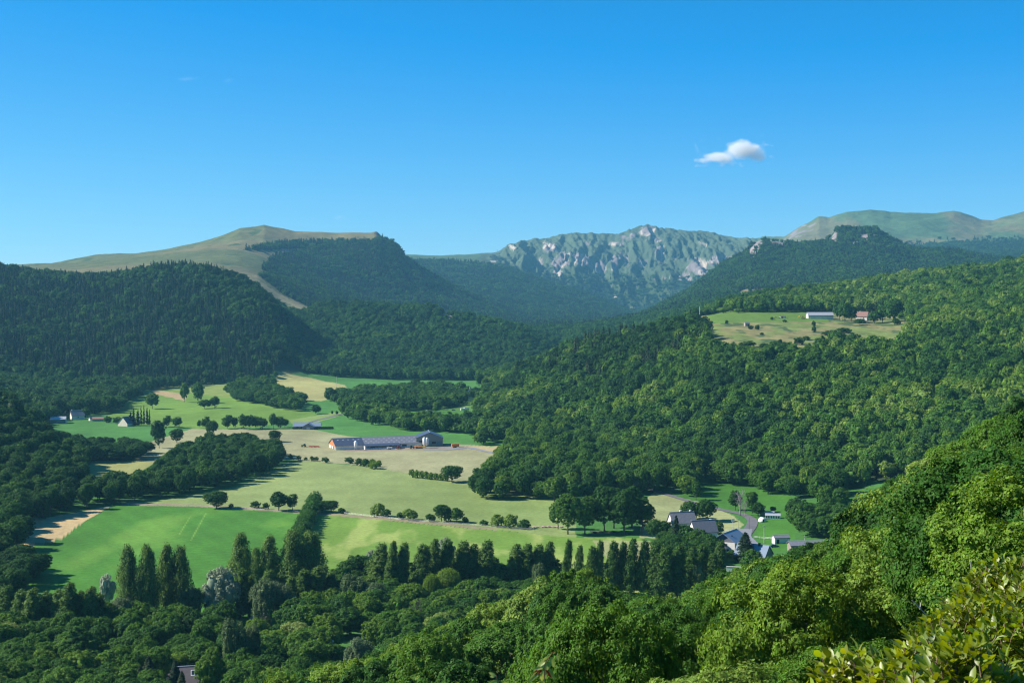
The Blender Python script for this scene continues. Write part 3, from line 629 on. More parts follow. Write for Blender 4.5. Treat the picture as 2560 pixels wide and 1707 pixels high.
proto('farspruce', 14, 4.2, lambda g: crown_conifer(g, 14, 4.2, 36, 5, 2.2), M_conif, z0=.1, limbs=0, seed=15, n=2)

CROWN_OBJ = {}
def plant(name, key, x, y, h, w, tint, rz=None, v=None, z=None):
    """a tree or bush at its own spot: an Empty with crown and trunk"""
    L = PROTO[key]; v = random.randrange(len(L)) if v is None else v % len(L); me, tm, H, Rr = L[v]
    z = gz(x, y) if z is None else z
    leafy = key in ('poplar',)
    t = thing(name, (x, y, z - .1), (random.uniform(-.25, .25) if leafy else random.uniform(0, 6.28)) if rz is None else rz)
    t.scale = (w / (2 * Rr), w / (2 * Rr), h / H)
    if tm is None:
        # a bush is one mesh
        bpy.data.objects.remove(t); t = link(bpy.data.objects.new(name, me)); t.location = (x, y, z - .05); t.rotation_euler = (0, 0, random.uniform(0, 6.28))
        t.scale = (w / (2 * Rr), w / (2 * Rr), h / H); t['tint'] = float(tint); CROWN_OBJ.setdefault((key, v), t); return t
    c = link(bpy.data.objects.new('crown', me), t); c['tint'] = float(tint)
    link(bpy.data.objects.new('trunk', tm), t); CROWN_OBJ.setdefault((key, v), c)
    return t

def spot(px, py, top, wpx, Y=None):
    """world place, height and width of a plant seen at photo column px, foot row py, top row, width in pixels"""
    x, y, z = at(px, py) if Y is None else (at_y(px, py, Y)[0], Y, 0)
    k = math.hypot(x, y) / F
    return x, y, max(1.0, (py - top) * k * 1.0), wpx * k

def scatter(name, label, cat, P, H, W, keys, idx, tint, kindlab='stuff'):
    """a wood too large to count: one object that sets tree shapes on its points"""
    me = bpy.data.meshes.new(name); n = len(P)
    me.vertices.add(n); me.vertices.foreach_set('co', np.asarray(P, np.float32).ravel())
    def attr(nm, typ, arr, f):
        a = me.attributes.new(nm, typ, 'POINT'); a.data.foreach_set(f, np.ascontiguousarray(arr).ravel())
    src = [CROWN_OBJ[k] for k in keys]; base = [PROTO[k[0]][k[1]] for k in keys]
    Hb = np.array([b[2] for b in base])[idx]; Wb = np.array([b[3] * 2 for b in base])[idx]
    attr('siz', 'FLOAT_VECTOR', np.stack([W / Wb, W / Wb, H / Hb], 1).astype(np.float32), 'vector')
    attr('which', 'INT', idx.astype(np.int32), 'value'); attr('tint', 'FLOAT', tint.astype(np.float32), 'value')
    attr('turn', 'FLOAT_VECTOR', np.stack([rng.normal(0, .04, n), rng.normal(0, .04, n), rng.uniform(0, 6.28, n)], 1).astype(np.float32), 'vector')
    o = link(bpy.data.objects.new(name, me)); tag(o, label, cat, kind='stuff')
    ng = bpy.data.node_groups.new(name, 'GeometryNodeTree')
    ng.interface.new_socket('Geometry', in_out='INPUT', socket_type='NodeSocketGeometry'); ng.interface.new_socket('Geometry', in_out='OUTPUT', socket_type='NodeSocketGeometry')
    gi = ng.nodes.new('NodeGroupInput'); go = ng.nodes.new('NodeGroupOutput'); L = ng.links.new
    m2p = ng.nodes.new('GeometryNodeMeshToPoints'); L(gi.outputs[0], m2p.inputs['Mesh'])
    g2i = ng.nodes.new('GeometryNodeGeometryToInstance')
    for s_ in reversed(src):
        oi = ng.nodes.new('GeometryNodeObjectInfo'); oi.transform_space = 'ORIGINAL'; oi.inputs['Object'].default_value = s_
        L(oi.outputs['Geometry'], g2i.inputs[0])
    iop = ng.nodes.new('GeometryNodeInstanceOnPoints'); iop.inputs['Pick Instance'].default_value = True
    L(m2p.outputs[0], iop.inputs['Points']); L(g2i.outputs[0], iop.inputs['Instance'])
    def na(nm, dt):
        q = ng.nodes.new('GeometryNodeInputNamedAttribute'); q.data_type = dt; q.inputs[0].default_value = nm
        return [s for s in q.outputs if s.enabled][0]
    L(na('which', 'INT'), iop.inputs['Instance Index']); L(na('siz', 'FLOAT_VECTOR'), iop.inputs['Scale']); 
    e2r = ng.nodes.new('FunctionNodeEulerToRotation'); L(na('turn', 'FLOAT_VECTOR'), e2r.inputs[0]); L(e2r.outputs[0], iop.inputs['Rotation'])
    L(iop.outputs[0], go.inputs[0])
    md = o.modifiers.new('wood', 'NODES'); md.node_group = ng
    return o

def jgrid(x0, x1, y0, y1, sp, g):
    nx = max(1, int((x1 - x0) / sp)); ny = max(1, int((y1 - y0) / sp))
    a, b = np.meshgrid(np.arange(nx), np.arange(ny)); a = a + (b % 2) * .5
    X = x0 + (a + .5 + g.uniform(-.38, .38, a.shape)) * sp; Y = y0 + (b + .5 + g.uniform(-.38, .38, a.shape)) * sp
    return X.ravel(), Y.ravel()

def seen(X, Y, Z_, h, margin=14):
    e = (Z_ + h - CAM_Z) / Y; hz = horizon(X, Y)
    return e > hz - margin / Y
# ------------------------------------------------------------------ where trees stand, region by region
SIL = np.array([(-400, 1900), (0, 1790), (400, 1745), (560, 1700), (800, 1655), (900, 1640), (1000, 1585), (1100, 1545), (1200, 1490), (1260, 1440), (1300, 1392), (1400, 1372), (1485, 1384), (1530, 1412), (1553, 1440), (1575, 1462), (1640, 1492), (1690, 1488), (1774, 1433), (1829, 1406), (1910, 1384), (1960, 1368), (1985, 1353), (2080, 1350), (2100, 1340), (2114, 1300), (2124, 1252), (2182, 1243), (2209, 1189), (2236, 1172), (2304, 1131), (2365, 1094), (2389, 1063), (2491, 1029), (2515, 988), (2560, 985), (2800, 930), (3400, 800)])
cand = []        # individual broadleaf trees: region, x, y, h, w, tint, proto, front/back row key
g = np.random.default_rng(11)
def add(reg, x, y, h, w, tint, key=None): cand.append(dict(reg=reg, x=x, y=y, h=h, w=w, tint=tint, key=key))

# the slope under the viewpoint
for (ya, yb, sp) in ((34, 60, 7.0), (60, 125, 8.5), (125, 345, 11.0)):
    X, Y = jgrid(-.28 * yb - 10, .47 * yb + 16, ya, yb, sp, g)
    Zg = ground(X, Y); px, py = project(X, Y, Zg)
    ok = (px > -150) & (px < 2950) & seen(X, Y, Zg, 14, 12)
    for x, y, z, p in zip(X[ok], Y[ok], Zg[ok], px[ok]):
        w = sp * g.uniform(.92, 1.3); h = g.uniform(8, 16) if y > 60 else g.uniform(6.5, 11)
        hw = w * .33 * F / y
        lim = max(np.interp(p - hw, SIL[:, 0], SIL[:, 1]), np.interp(p + hw, SIL[:, 0], SIL[:, 1]), np.interp(p, SIL[:, 0], SIL[:, 1]))
        zmax = CAM_Z - (lim + g.uniform(-6, 10) - HZ) / F * y
        h = min(h + 6, zmax - z) if y > 180 else min(h, zmax - z)
        if h < 4.0: continue
        h = min(h, 19); w = min(w, h * 1.25)
        add('slope', x, y, h, w, float(np.clip(.51 + .45 * (fbm(x / 22, y / 22, 2, 101) - .5) * 2 + g.normal(0, .13), .14, .86)))

def fill(reg, poly, sp, hr, wr, t0, tj, excl=(), ymin=330, zok=None):
    ps = [at(a, b, ymin) for a, b in poly]; xs = [p[0] for p in ps]; ys = [p[1] for p in ps]
    X, Y = jgrid(min(xs), max(xs), min(ys), max(ys), sp, g); Zg = ground(X, Y); px, py = project(X, Y, Zg)
    ok = inpoly(px, py, poly)
    for e in excl: ok &= ~inpoly(px, py, e)
    for x, y in zip(X[ok], Y[ok]):
        h = g.uniform(*hr); add(reg, x, y, h, sp * g.uniform(*wr), float(np.clip(t0 + g.normal(0, tj), .02, .95)))

HOUSE_CLR = [(400, 1700), (560, 1700), (560, 1860), (400, 1860)]
PATCH = [(835, 1600), (935, 1600), (940, 1700), (900, 1720), (830, 1700)]
fill('park', [(-80, 1850), (-80, 1600), (120, 1612), (330, 1565), (600, 1590), (760, 1560), (960, 1530), (1230, 1510), (1320, 1560), (1150, 1640), (900, 1760), (600, 1850)], 9.2, (9, 14), (.9, 1.25), .47, .15,
     [HOUSE_CLR, PATCH, [(600, 1560), (700, 1560), (690, 1625), (600, 1625)]])
fill('park', [(800, 1560), (800, 1480), (860, 1440), (930, 1440), (1100, 1480), (1330, 1470), (1380, 1500), (1250, 1530), (960, 1550)], 9.2, (5.5, 9), (.9, 1.25), .44, .14)
fill('park', [(850, 1440), (1400, 1452), (1400, 1476), (850, 1470)], 10, (9, 14), (1.0, 1.4), .25, .12)
fill('park', [(1400, 1468), (1700, 1474), (1780, 1452), (1790, 1440), (1700, 1452), (1400, 1452)], 10, (7, 12), (1.0, 1.4), .22, .08)
fill('park', [(-40, 1600), (300, 1600), (300, 1575), (500, 1560), (500, 1540), (260, 1556), (-40, 1575)], 10, (5, 8), (1.0, 1.4), .30, .12)
fill('river', [(-20, 1350), (90, 1300), (240, 1266), (330, 1253), (460, 1240), (560, 1218), (660, 1190), (715, 1160), (700, 1140), (620, 1122), (560, 1118), (490, 1130), (440, 1158), (405, 1196), (330, 1224), (240, 1238), (150, 1256), (60, 1280), (-20, 1305)], 9.6, (12, 17), (.88, 1.2), .27, .10)
fill('copse', [(165, 1112), (300, 1128), (385, 1128), (372, 1150), (230, 1156), (180, 1150)], 11, (10, 15), (1.0, 1.4), .16, .06)
fill('spur', [(-120, 1500), (0, 1430), (60, 1360), (30, 1300), (130, 1270), (200, 1215), (215, 1180), (190, 1130), (150, 1120), (90, 1090), (0, 1060), (-120, 1040)], 10.5, (11, 17), (.9, 1.25), .27, .10, ymin=500)
fill('spur', [(-60, 1560), (-60, 1390), (60, 1415), (120, 1440), (90, 1480), (20, 1510)], 10, (9, 14), (1.0, 1.4), .12, .05)
fill('meadowwood', [(1180, 1247), (1440, 1256), (1520, 1240), (1650, 1233), (1740, 1243), (1745, 1212), (1850, 1216), (1930, 1238), (2000, 1252), (2100, 1275), (2130, 1180), (1850, 1135), (1600, 1105), (1340, 1070), (1290, 1105), (1262, 1150), (1235, 1190), (1190, 1225)], 11, (12, 20), (.9, 1.25), .46, .14)
fill('garden', [(1960, 1300), (2110, 1300), (2130, 1362), (2060, 1352), (1990, 1340)], 10, (10, 17), (1.1, 1.4), .32, .10)
fill('garden', [(1630, 1370), (1720, 1352), (1800, 1392), (1790, 1420), (1680, 1410)], 9, (8, 13), (1.0, 1.3), .30, .08, excl=[[(1728, 1340), (1850, 1340), (1850, 1400), (1728, 1372)]])
for a in [(1420, 1335, 1228, 60), (1462, 1335, 1240, 55), (1395, 1322, 1245, 40)]:
    x, y, h, w = spot(*a); add('meadowwood', x, y, h, w, .52, 'tall')
for a in [(1510, 1330, 1215, 70), (1560, 1335, 1222, 72), (1605, 1332, 1240, 60), (1535, 1320, 1212, 70), (1580, 1318, 1215, 70), (1640, 1352, 1295, 52), (1660, 1352, 1300, 44), (1725, 1300, 1250, 48), (1765, 1302, 1246, 52), (1742, 1296, 1262, 40)]:
    x, y, h, w = spot(*a); add('meadowwood', x, y, h, w, .28 + random.uniform(-.06, .08), None)

# nearest three hundred stand one by one, the rest of the wood is one mass
for c in cand: c['d'] = math.hypot(c['x'], c['y']); c['px'] = project(c['x'], c['y'], 0)[0]
cand = [c for c in cand if -60 < c['px'] < 2640]
CAP = {'slope': 160, 'park': 52, 'river': 38, 'copse': 5, 'spur': 11, 'meadowwood': 22, 'garden': 10}
INDIV, REST = [], []
for rg in CAP:
    L = sorted([c for c in cand if c['reg'] == rg], key=lambda c: c['d']); INDIV += L[:CAP[rg]]; REST += L[CAP[rg]:]
print('REGIONS', {r: sum(c['reg'] == r for c in cand) for r in CAP}, len(INDIV))

LOOK = [(.16, 'blackish green'), (.26, 'dark green'), (.38, 'deep green'), (.5, 'mid green'), (.62, 'fresh green'), (.74, 'light green'), (2, 'yellowish green')]
def look(t): return next(n for a, n in LOOK if t < a)
WHERE = {'slope': ('on the steep slope below the viewpoint', 'bush with yellow leaves'), 'park': ('among the poplars and camp houses', 'brown roofed house'),
         'river': ('in the dark belt beside the pale field', 'tan field corner'), 'copse': ('in the copse behind the dark belt', 'small yellow field'),
         'spur': ('on the wooded spur beside the tan field', 'tan field'), 'meadowwood': ('at the foot of the big wooded slope', 'curving road'),
         'garden': ('in the gardens of the hamlet', 'grey roofed houses')}
ORD = ['first', 'second', 'third', 'fourth', 'fifth', 'sixth', 'seventh', 'eighth', 'ninth', 'tenth', 'eleventh', 'twelfth', 'thirteenth', 'fourteenth', 'fifteenth', 'sixteenth', 'seventeenth', 'eighteenth', 'nineteenth', 'twentieth']
ROWN = ['front', 'second', 'third', 'fourth', 'fifth', 'sixth', 'seventh', 'eighth', 'ninth', 'tenth', 'eleventh', 'twelfth']
def tree_labels(rg, L):
    L = sorted(L, key=lambda c: c['y']); per = 17 if len(L) > 60 else 10; nrow = max(1, math.ceil(len(L) / per)); k = 0
    for r in range(nrow):
        row = sorted(L[r * per:(r + 1) * per], key=lambda c: c['px'])
        for i, c in enumerate(row):
            shape = 'low round' if c['h'] < 8 else 'broad' if c['w'] > c['h'] * .95 else 'tall' if c['h'] > 15 else 'rounded'
            pl = {'slope': 'of the viewpoint slope', 'park': 'among the camp houses', 'river': 'of the dark river belt', 'copse': 'of the copse behind the belt',
                  'spur': 'of the wooded spur', 'meadowwood': 'of the wood by the road', 'garden': 'of the hamlet gardens'}[rg]
            c['label'] = f"{shape} {look(c['tint']).replace(' ', '-')} tree, {ORD[i]} from left, {ROWN[r]} row {pl}"
for rg in CAP: tree_labels(rg, [c for c in INDIV if c['reg'] == rg])
GRP = {'slope': 'broadleaf trees on the slope below the viewpoint', 'park': 'broadleaf trees among the camp houses', 'river': 'trees of the dark river belt', 'copse': 'trees of the copse behind the belt',
       'spur': 'trees of the wooded spur', 'meadowwood': 'trees of the wood by the road', 'garden': 'trees in the hamlet gardens'}
for c in INDIV:
    d = c['d']
    key = c['key'] or ('near' if d < 110 else 'broad' if d < 400 else ('tall' if c['h'] > 14 and d < 1100 else 'mid'))
    t = plant('broadleaf_tree', key, c['x'], c['y'], c['h'], c['w'], c['tint']); tag(t, c['label'], 'tree', GRP[c['reg']])

# ------------------------------------------------------------------ trees and bushes told apart one by one
def row(name, cat, group, key, specs, labelf, tints, Yf=None):
    for i, a in enumerate(specs):
        x, y, h, w = spot(a[0], a[1], a[2], a[3] * (1.5 if key == 'poplar' else 1))
        t = plant(name, key, x, y, h, w, tints if not callable(tints) else tints(i)); tag(t, labelf(i, a), cat, group)

def nth(i, n=None): return ORD[i] if i < 20 else f"{i + 1}th"
PL = [(8, 1585, 1468, 34), (45, 1600, 1482, 34), (75, 1605, 1478, 34), (108, 1600, 1486, 32), (140, 1602, 1480, 34), (165, 1606, 1466, 36), (192, 1600, 1484, 32), (220, 1602, 1474, 34), (240, 1595, 1488, 28)]
row('poplar_tree', 'poplar', 'poplars of the western row', 'poplar', PL, lambda i, a: f"slim grey-green poplar, {nth(i)} from the left in the row before the big green field", lambda i: .35 + .4 * ((i * 7) % 5) / 5)
PC = [(600, 1545, 1424, 28), (622, 1540, 1440, 24), (665, 1528, 1424, 28), (692, 1528, 1436, 26), (722, 1522, 1442, 24), (752, 1515, 1424, 32), (788, 1512, 1416, 36), (822, 1508, 1430, 26), (862, 1500, 1424, 26), (945, 1475, 1358, 34), (978, 1486, 1355, 22), (1004, 1484, 1356, 26), (1048, 1488, 1362, 36), (1080, 1478, 1350, 28), (1110, 1474, 1350, 30), (1150, 1470, 1352, 34), (1178, 1470, 1362, 28), (1210, 1472, 1350, 32), (1284, 1470, 1362, 30), (1312, 1470, 1358, 28), (1340, 1468, 1360, 28), (1368, 1466, 1356, 26)]
row('poplar_tree', 'poplar', 'wind-bent poplars before the striped meadow', 'poplar', PC, lambda i, a: f"wind-bent poplar, {nth(i)} from the left in the broken line below the mown meadow", lambda i: .3 + .5 * ((i * 3) % 7) / 7)
PR = [(1417, 1478, 1350, 18), (1445, 1480, 1362, 18), (1475, 1484, 1366, 22), (1496, 1484, 1352, 18), (1527, 1486, 1354, 26), (1553, 1484, 1356, 20), (1576, 1488, 1350, 26), (1605, 1488, 1352, 24), (1631, 1490, 1356, 30), (1656, 1494, 1362, 32), (1690, 1490, 1364, 34), (1724, 1480, 1368, 28), (1750, 1474, 1362, 28), (1775, 1465, 1380, 26), (1796, 1455, 1350, 22)]
row('poplar_tree', 'poplar', 'poplars beside the hamlet', 'poplar', PR, lambda i, a: f"straight dark poplar, {nth(i)} from the left in the close row ending at the hamlet", lambda i: .0 + .3 * ((i * 5) % 6) / 6)
AS = [(322, 1560, 1378, 62), (368, 1560, 1374, 62), (418, 1540, 1370, 56), (452, 1540, 1374, 58), (602, 1500, 1342, 66), (675, 1500, 1345, 62), (735, 1500, 1334, 78), (778, 1496, 1336, 80), (640, 1470, 1372, 44)]
AS = [(a[0], a[1], a[2] + 4, a[3] * 1.02) for a in AS]
row('aspen_tree', 'tree', 'tall aspens before the big green field', 'aspen', AS, lambda i, a: f"tall airy aspen with pale twigs, {nth(i)} from the left against the green field", lambda i: .6 + .4 * (i % 3) / 3)
BI = [(480, 1560, 1462, 62), (660, 1568, 1440, 70), (705, 1560, 1450, 60), (590, 1700, 1540, 70), (625, 1690, 1555, 50), (300, 1585, 1490, 62), (890, 1530, 1430, 74), (940, 1535, 1450, 52), (900, 1700, 1585, 76), (1350, 1490, 1400, 40)]
row('birch_tree', 'birch', 'drooping grey birches', 'birch', BI, lambda i, a: f"drooping grey-green birch, {nth(i)} from the left among the camp trees", lambda i: .05 + .15 * (i % 3) / 3)
WI = [(20, 1640, 1555, 70, 'yellow-green weeping willow beside the camp path', .95), (1245, 1470, 1405, 52, 'small weeping willow with yellow-green crown between poplars', .85), (1120, 1500, 1415, 72, 'bright yellow-green tree below the line of poplars', .80), (1080, 1510, 1430, 50, 'light green tree left of the bare purple tree', .72)]
for px, py, tp, wd, lb, ti in WI:
    x, y, h, w = spot(px, py, tp, wd); tag(plant('willow_tree', 'willow', x, y, h, w, ti), lb, 'willow')
SI = [(553, 1555, 1412, 84, 'large silvery willow with feathery crown behind the garden shed', .55), (268, 1520, 1432, 36, 'whitish bush-like tree at the foot of the green field', .98), (1115, 1430, 1338, 44, 'silver tree rising behind the wind-bent poplars', .55), (930, 1440, 1370, 32, 'pale silver tree at the start of the bent poplars', .6), (805, 1450, 1415, 26, 'small silver tree in front of the aspens', .75), (468, 1190, 1150, 32, 'silver-leaved tree in the dark river belt', .8), (1740, 1480, 1400, 46, 'dull grey-green tree behind the poplars by the hamlet', .1), (1600, 1230, 1178, 56, 'grey-leaved willow before the wood by the road', .35), (2070, 1340, 1300, 50, 'pale green bush at the edge of the gardens', .35)]
for px, py, tp, wd, lb, ti in SI:
    x, y, h, w = spot(px, py, tp, wd); tag(plant('silver_tree', 'silver', x, y, h, w, ti), lb, 'tree')
CO = [(1863, 1404, 1330, 42, 'dark spruce in front of the grey house roof', .55), (438, 1745, 1650, 36, 'blue-green spruce in front of the brown roof', .45), (372, 1740, 1640, 40, 'green conifer with two tips beside the brown roof', .75), (350, 1745, 1665, 34, 'small green conifer at the bottom by the brown roof', .8), (455, 1750, 1676, 26, 'small yellow-green conifer before the brown roof', 1.0), (1690, 1372, 1288, 26, 'slim conifer before the far slate roof', .5)]
for px, py, tp, wd, lb, ti in CO:
    x, y, h, w = spot(px, py, tp, wd * 1.5); tag(plant('spruce_tree', 'conifer', x, y, h, w, ti), lb, 'conifer')
CL = [(326, 1064, 1030, 18), (334, 1064, 1022, 16), (345, 1064, 1026, 22), (353, 1062, 1016, 10), (360, 1062, 1014, 10), (368, 1062, 1020, 14), (374, 1062, 1024, 8), (165, 1047, 1024, 20), (180, 1043, 1022, 14)]
row('spruce_tree', 'conifer', 'dark conifers by the white gabled house', 'spruce', CL, lambda i, a: f"dark conifer, {nth(i)} from the left in the clump by the white gable" if i < 7 else ('pointed conifer beside the metal shed' if i == 7 else 'pointed conifer behind the half-hidden farmhouse'), .1)
# single field trees
FT = [(541, 1270, 1226, 60, 'wide round tree alone on the track above the green field', .22), (697, 1276, 1228, 46, 'forked tree on the track, nearest to the tall hedge', .14), (731, 1275, 1233, 28, 'thin light tree beside the end of the tall hedge', .35), (803, 1280, 1250, 50, 'dark round tree behind the far end of the tall hedge', .14), (827, 1280, 1250, 36, 'tree just past the far end of the tall hedge', .22), (1104, 1304, 1258, 42, 'tallest tree in the hedgerow across the meadow', .3), (1142, 1306, 1268, 34, 'thin crowned tree right of the tallest hedgerow tree', .45), (1130, 1205, 1162, 50, 'round tree at the end of the low willow row', .25), (1199, 1208, 1168, 38, 'tree standing before the corner of the wood', .25), (1220, 1212, 1176, 30, 'second tree before the corner of the wood', .25), (687, 1104, 1075, 34, 'round tree alone in the hay field', .15), (1089, 1031, 1012, 14, 'small tree by the parked vans', .5), (398, 1120, 1052, 36, 'tall dark tree at the green field corner', .18), (442, 1106, 1072, 36, 'bushy tree before the hay field', .12), (530, 1090, 1050, 30, 'tall tree rising from the river belt', .2), (417, 1067, 1038, 22, 'first tree in the line above the hay field', .3), (442, 1069, 1042, 26, 'second tree in the line above the hay field', .3), (498, 1069, 1049, 11, 'thinnest tree in the line above the hay field', .3), (514, 1071, 1040, 22, 'fourth tree in the line above the hay field', .35), (568, 1071, 1036, 30, 'tall tree middle of the line above the hay field', .25), (587, 1070, 1042, 18, 'narrow tree right of the tall one above the hay', .3), (381, 1022, 982, 30, 'oval tree alone on the upper green slope', .4), (461, 1005, 956, 20, 'tall light tree at the edge of the spruce wood', .55), (495, 1007, 955, 30, 'large tree near the spruce wood edge', .4), (512, 1021, 998, 30, 'round bushy tree below the spruce wood edge', .25), (537, 1020, 990, 26, 'round tree right of the bushy one below spruces', .25), (213, 1047, 1018, 26, 'green tree right of the hidden farmhouse', .35), (789, 1034, 1011, 24, 'lone tree on the green field behind the bungalow', .25), (830, 1036, 1026, 6, 'sapling beside the lane', .35), (842, 1037, 1026, 7, 'larger sapling beside the lane', .35), (1740, 1250, 1200, 24, 'slim tree by the road at the wood edge', .4), (1920, 1235, 1172, 44, 'cone shaped chestnut at the meadow edge', .48), (1838, 1275, 1223, 32, 'half dead tree by the road bend', .3), (1880, 1283, 1226, 30, 'leaning thin tree by the road bend', .42), (1895, 1290, 1255, 34, 'dark round tree above the garden sheds', .2), (1933, 1280, 1265, 16, 'reddish small tree above the garden sheds', .3), (527, 1760, 1618, 64, 'bright green tree beside the brown roof', .62), (1985, 1408, 1366, 36, 'first of four trees before the low long roof at the slope crest', .42), (2010, 1410, 1362, 34, 'second of four trees before the low long roof', .5), (2036, 1410, 1366, 36, 'third of four trees before the low long roof', .36), (2062, 1408, 1360, 38, 'last of four trees before the low long roof', .48), (200, 1690, 1570, 90, 'bronze-tinged broad tree below the western poplars', .34)]
for px, py, tp, wd, lb, ti in FT:
    x, y, h, w = spot(px, py, tp, wd); y_ = math.hypot(x, y)
    tag(plant('field_tree', 'tall' if y_ < 1000 and h > w else 'mid' if y_ < 1400 else 'small', x, y, h, w, ti), lb, 'tree', None)
FT2 = [(610, 1073, 1034, 30), (625, 1073, 1036, 26), (640, 1071, 1040, 24), (656, 1072, 1042, 26), (684, 1071, 1032, 22), (700, 1071, 1040, 26), (712, 1068, 1046, 20)]
row('field_tree', 'tree', 'clump of trees left of the bungalow', 'small', FT2, lambda i, a: f"dark tree, {nth(i)} from the left in the clump beside the grey bungalow", .25)
SH = [(639, 1269, 1252, 26), (665, 1273, 1256, 18), (578, 1270, 1258, 12), (854, 1283, 1269, 20), (945, 1290, 1258, 38), (966, 1292, 1272, 28), (1002, 1297, 1280, 24), (1024, 1299, 1272, 40), (1076, 1303, 1284, 28), (1122, 1305, 1272, 24), (1163, 1307, 1291, 18), (1209, 1312, 1299, 22), (1244, 1316, 1284, 38), (1276, 1318, 1284, 36), (1310, 1321, 1298, 34)]
SH.sort()
row('hedgerow_bush', 'bush', 'bushes of the hedgerow across the meadow', 'shrub', SH, lambda i, a: f"rounded bush, {nth(i)} from the left along the track and meadow hedgerow", lambda i: .25 if i not in (4, 7, 12, 13) else .82)
SH2 = [(726, 1147, 1134, 12), (747, 1150, 1138, 13), (764, 1150, 1142, 10), (780, 1152, 1140, 12), (791, 1152, 1141, 12), (813, 1156, 1142, 18), (873, 1158, 1142, 22), (897, 1163, 1145, 20), (914, 1166, 1146, 22), (930, 1166, 1147, 22), (947, 1166, 1150, 16), (937, 1171, 1152, 32)]
SH2.sort()
row('hedgerow_bush', 'bush', 'bushes between hay field and meadow', 'shrub', SH2, lambda i, a: f"small bush, {nth(i)} from the left on the line below the long barn", lambda i: .3 if i < 9 else .75)
SH3 = [(1030 + i * 12, 1193 + i * 1.3, 1172 + i * 2.0, 17) for i in range(8)]
row('hedgerow_bush', 'bush', 'low willow row below the farm', 'shrub', SH3, lambda i, a: f"low olive willow bush, {nth(i)} from the left in the short row below the farm", .7)
SH4 = [(269, 1056, 1040, 18), (294, 1059, 1042, 22), (236, 1050, 1042, 10), (1715, 1352, 1325, 24), (1797, 1335, 1303, 28), (1812, 1348, 1338, 20), (1880, 1425, 1374, 60), (1840, 1352, 1330, 30), (2125, 1330, 1255, 30), (1830, 1395, 1374, 30)]
LB4 = ['dark bush by the small red roofed shed', 'green bush left of the white gable', 'little bush beside the red roofed shed', 'bush between the two slate roofed houses', 'round bush right of the slate roofed house', 'small bush by the yellow hedge', 'large round bush before the grey metal roof', 'bush hiding the end of the road', 'shaggy bush at the crest of the near slope', 'dark garden bush below the white house']
row('garden_bush', 'bush', None, 'shrub', SH4, lambda i, a: LB4[i], lambda i: .3 + .05 * (i % 4))
MB_ = [(1817, 810, 800, 9), (1876, 823, 813, 14), (1893, 824, 812, 14), (1905, 837, 831, 11), (1930, 800, 792, 8), (1961, 805, 799, 12), (2034, 815, 802, 10), (2035, 830, 815, 12), (1950, 858, 848, 12), (1998, 862, 843, 26), (1762, 812, 790, 24), (2015, 850, 840, 20), (2080, 838, 826, 46), (2110, 832, 820, 40), (2135, 848, 834, 30), (2240, 812, 796, 20), (1870, 868, 852, 40), (1910, 872, 858, 30), (1960, 870, 855, 34), (1820, 870, 858, 26)]
MB_.sort()
row('meadow_bush', 'bush', 'bushes dotted over the dry upper meadow', 'shrub', MB_, lambda i, a: f"dark bush, {nth(i)} from the left on the dry upper meadow", .12)
YB = [(2112, 806, 752, 34), (2128, 804, 762, 26), (2186, 808, 778, 30), (2206, 806, 764, 34), (2236, 806, 748, 44), (2098, 800, 748, 30), (2150, 812, 796, 26), (1808, 783, 768, 34), (1846, 782, 770, 26), (1908, 781, 771, 20), (1925, 781, 772, 18), (2026, 776, 752, 30), (2055, 776, 746, 28)]
YB = sorted(YB[:7]) + sorted(YB[7:])
row('field_tree', 'tree', 'trees around the upper meadow', 'small', YB, lambda i, a: (f"dark leafy tree, {nth(i)} from the left of those round the upper farmhouse" if i < 7 else f"bright light green tree, {nth(i - 7)} from the left behind the upper meadow"), lambda i: .3 if i < 7 else .7)

# bare trees
def bare(px, py, tp, wd, mat, lb, seed):
    x, y, h, w = spot(px, py, tp, wd); gg = np.random.default_rng(seed)
    t = thing('bare_tree', (x, y, gz(x, y) - .1), 0, lb, 'dead tree'); me = trunk_mesh(gg, h, w * .5, h * .18, mat, h * .016, 11, bare=1)
    me.name = 'trunk'; link(bpy.data.objects.new('trunk', me), t); return t
M_deadwood = plain('dead_wood', (.30, .27, .25), .9, .3, 3); M_purple = plain('purple_twigs', (.085, .055, .060), .9, .3, 3)
bare(1040, 1590, 1488, 50, M_purple, 'leafless purple-grey tree standing among green camp trees', 3)
bare(1850, 1288, 1208, 30, M_deadwood, 'dead pale tree with several bare trunks by the road bend', 5)
bare(1862, 1292, 1240, 18, M_deadwood, 'slanting bare trunk right of the dead tree by the bend', 6)
bare(1500, 1300, 1214, 34, M_deadwood, 'grey dead tree top between the two big meadow trees', 8)

# the long clipped hedge that runs away up the field edge
A_, B_ = at(728, 1400), at(788, 1262)
V_, F_ = [], []
parts_ = []
nseg = 26
for i in range(nseg):
    t = i / (nseg - 1); x = A_[0] + (B_[0] - A_[0]) * t + g.normal(0, .3); y = A_[1] + (B_[1] - A_[1]) * t
    wv = 5.2 * (1 - .1 * t); hh = 8.5 + g.normal(0, .35); z = gz(x, y)
    gg = np.random.default_rng(500 + i); V, Fc = crown_broad(gg, hh, wv * 1.05, -.3, 5, 60, 1900, .45, tr=.2, cn=3, core=.82); parts_.append((V + [x, y, z], Fc))
V, Fc = join(parts_); V = V - [A_[0], A_[1], A_[2]]
hd = link(bpy.data.objects.new('hedge', mesh('hedge', V, Fc, M_leaf))); hd.location = A_; hd['tint'] = .34
tag(hd, 'tall dense hedge running away between the two green fields', 'hedge')
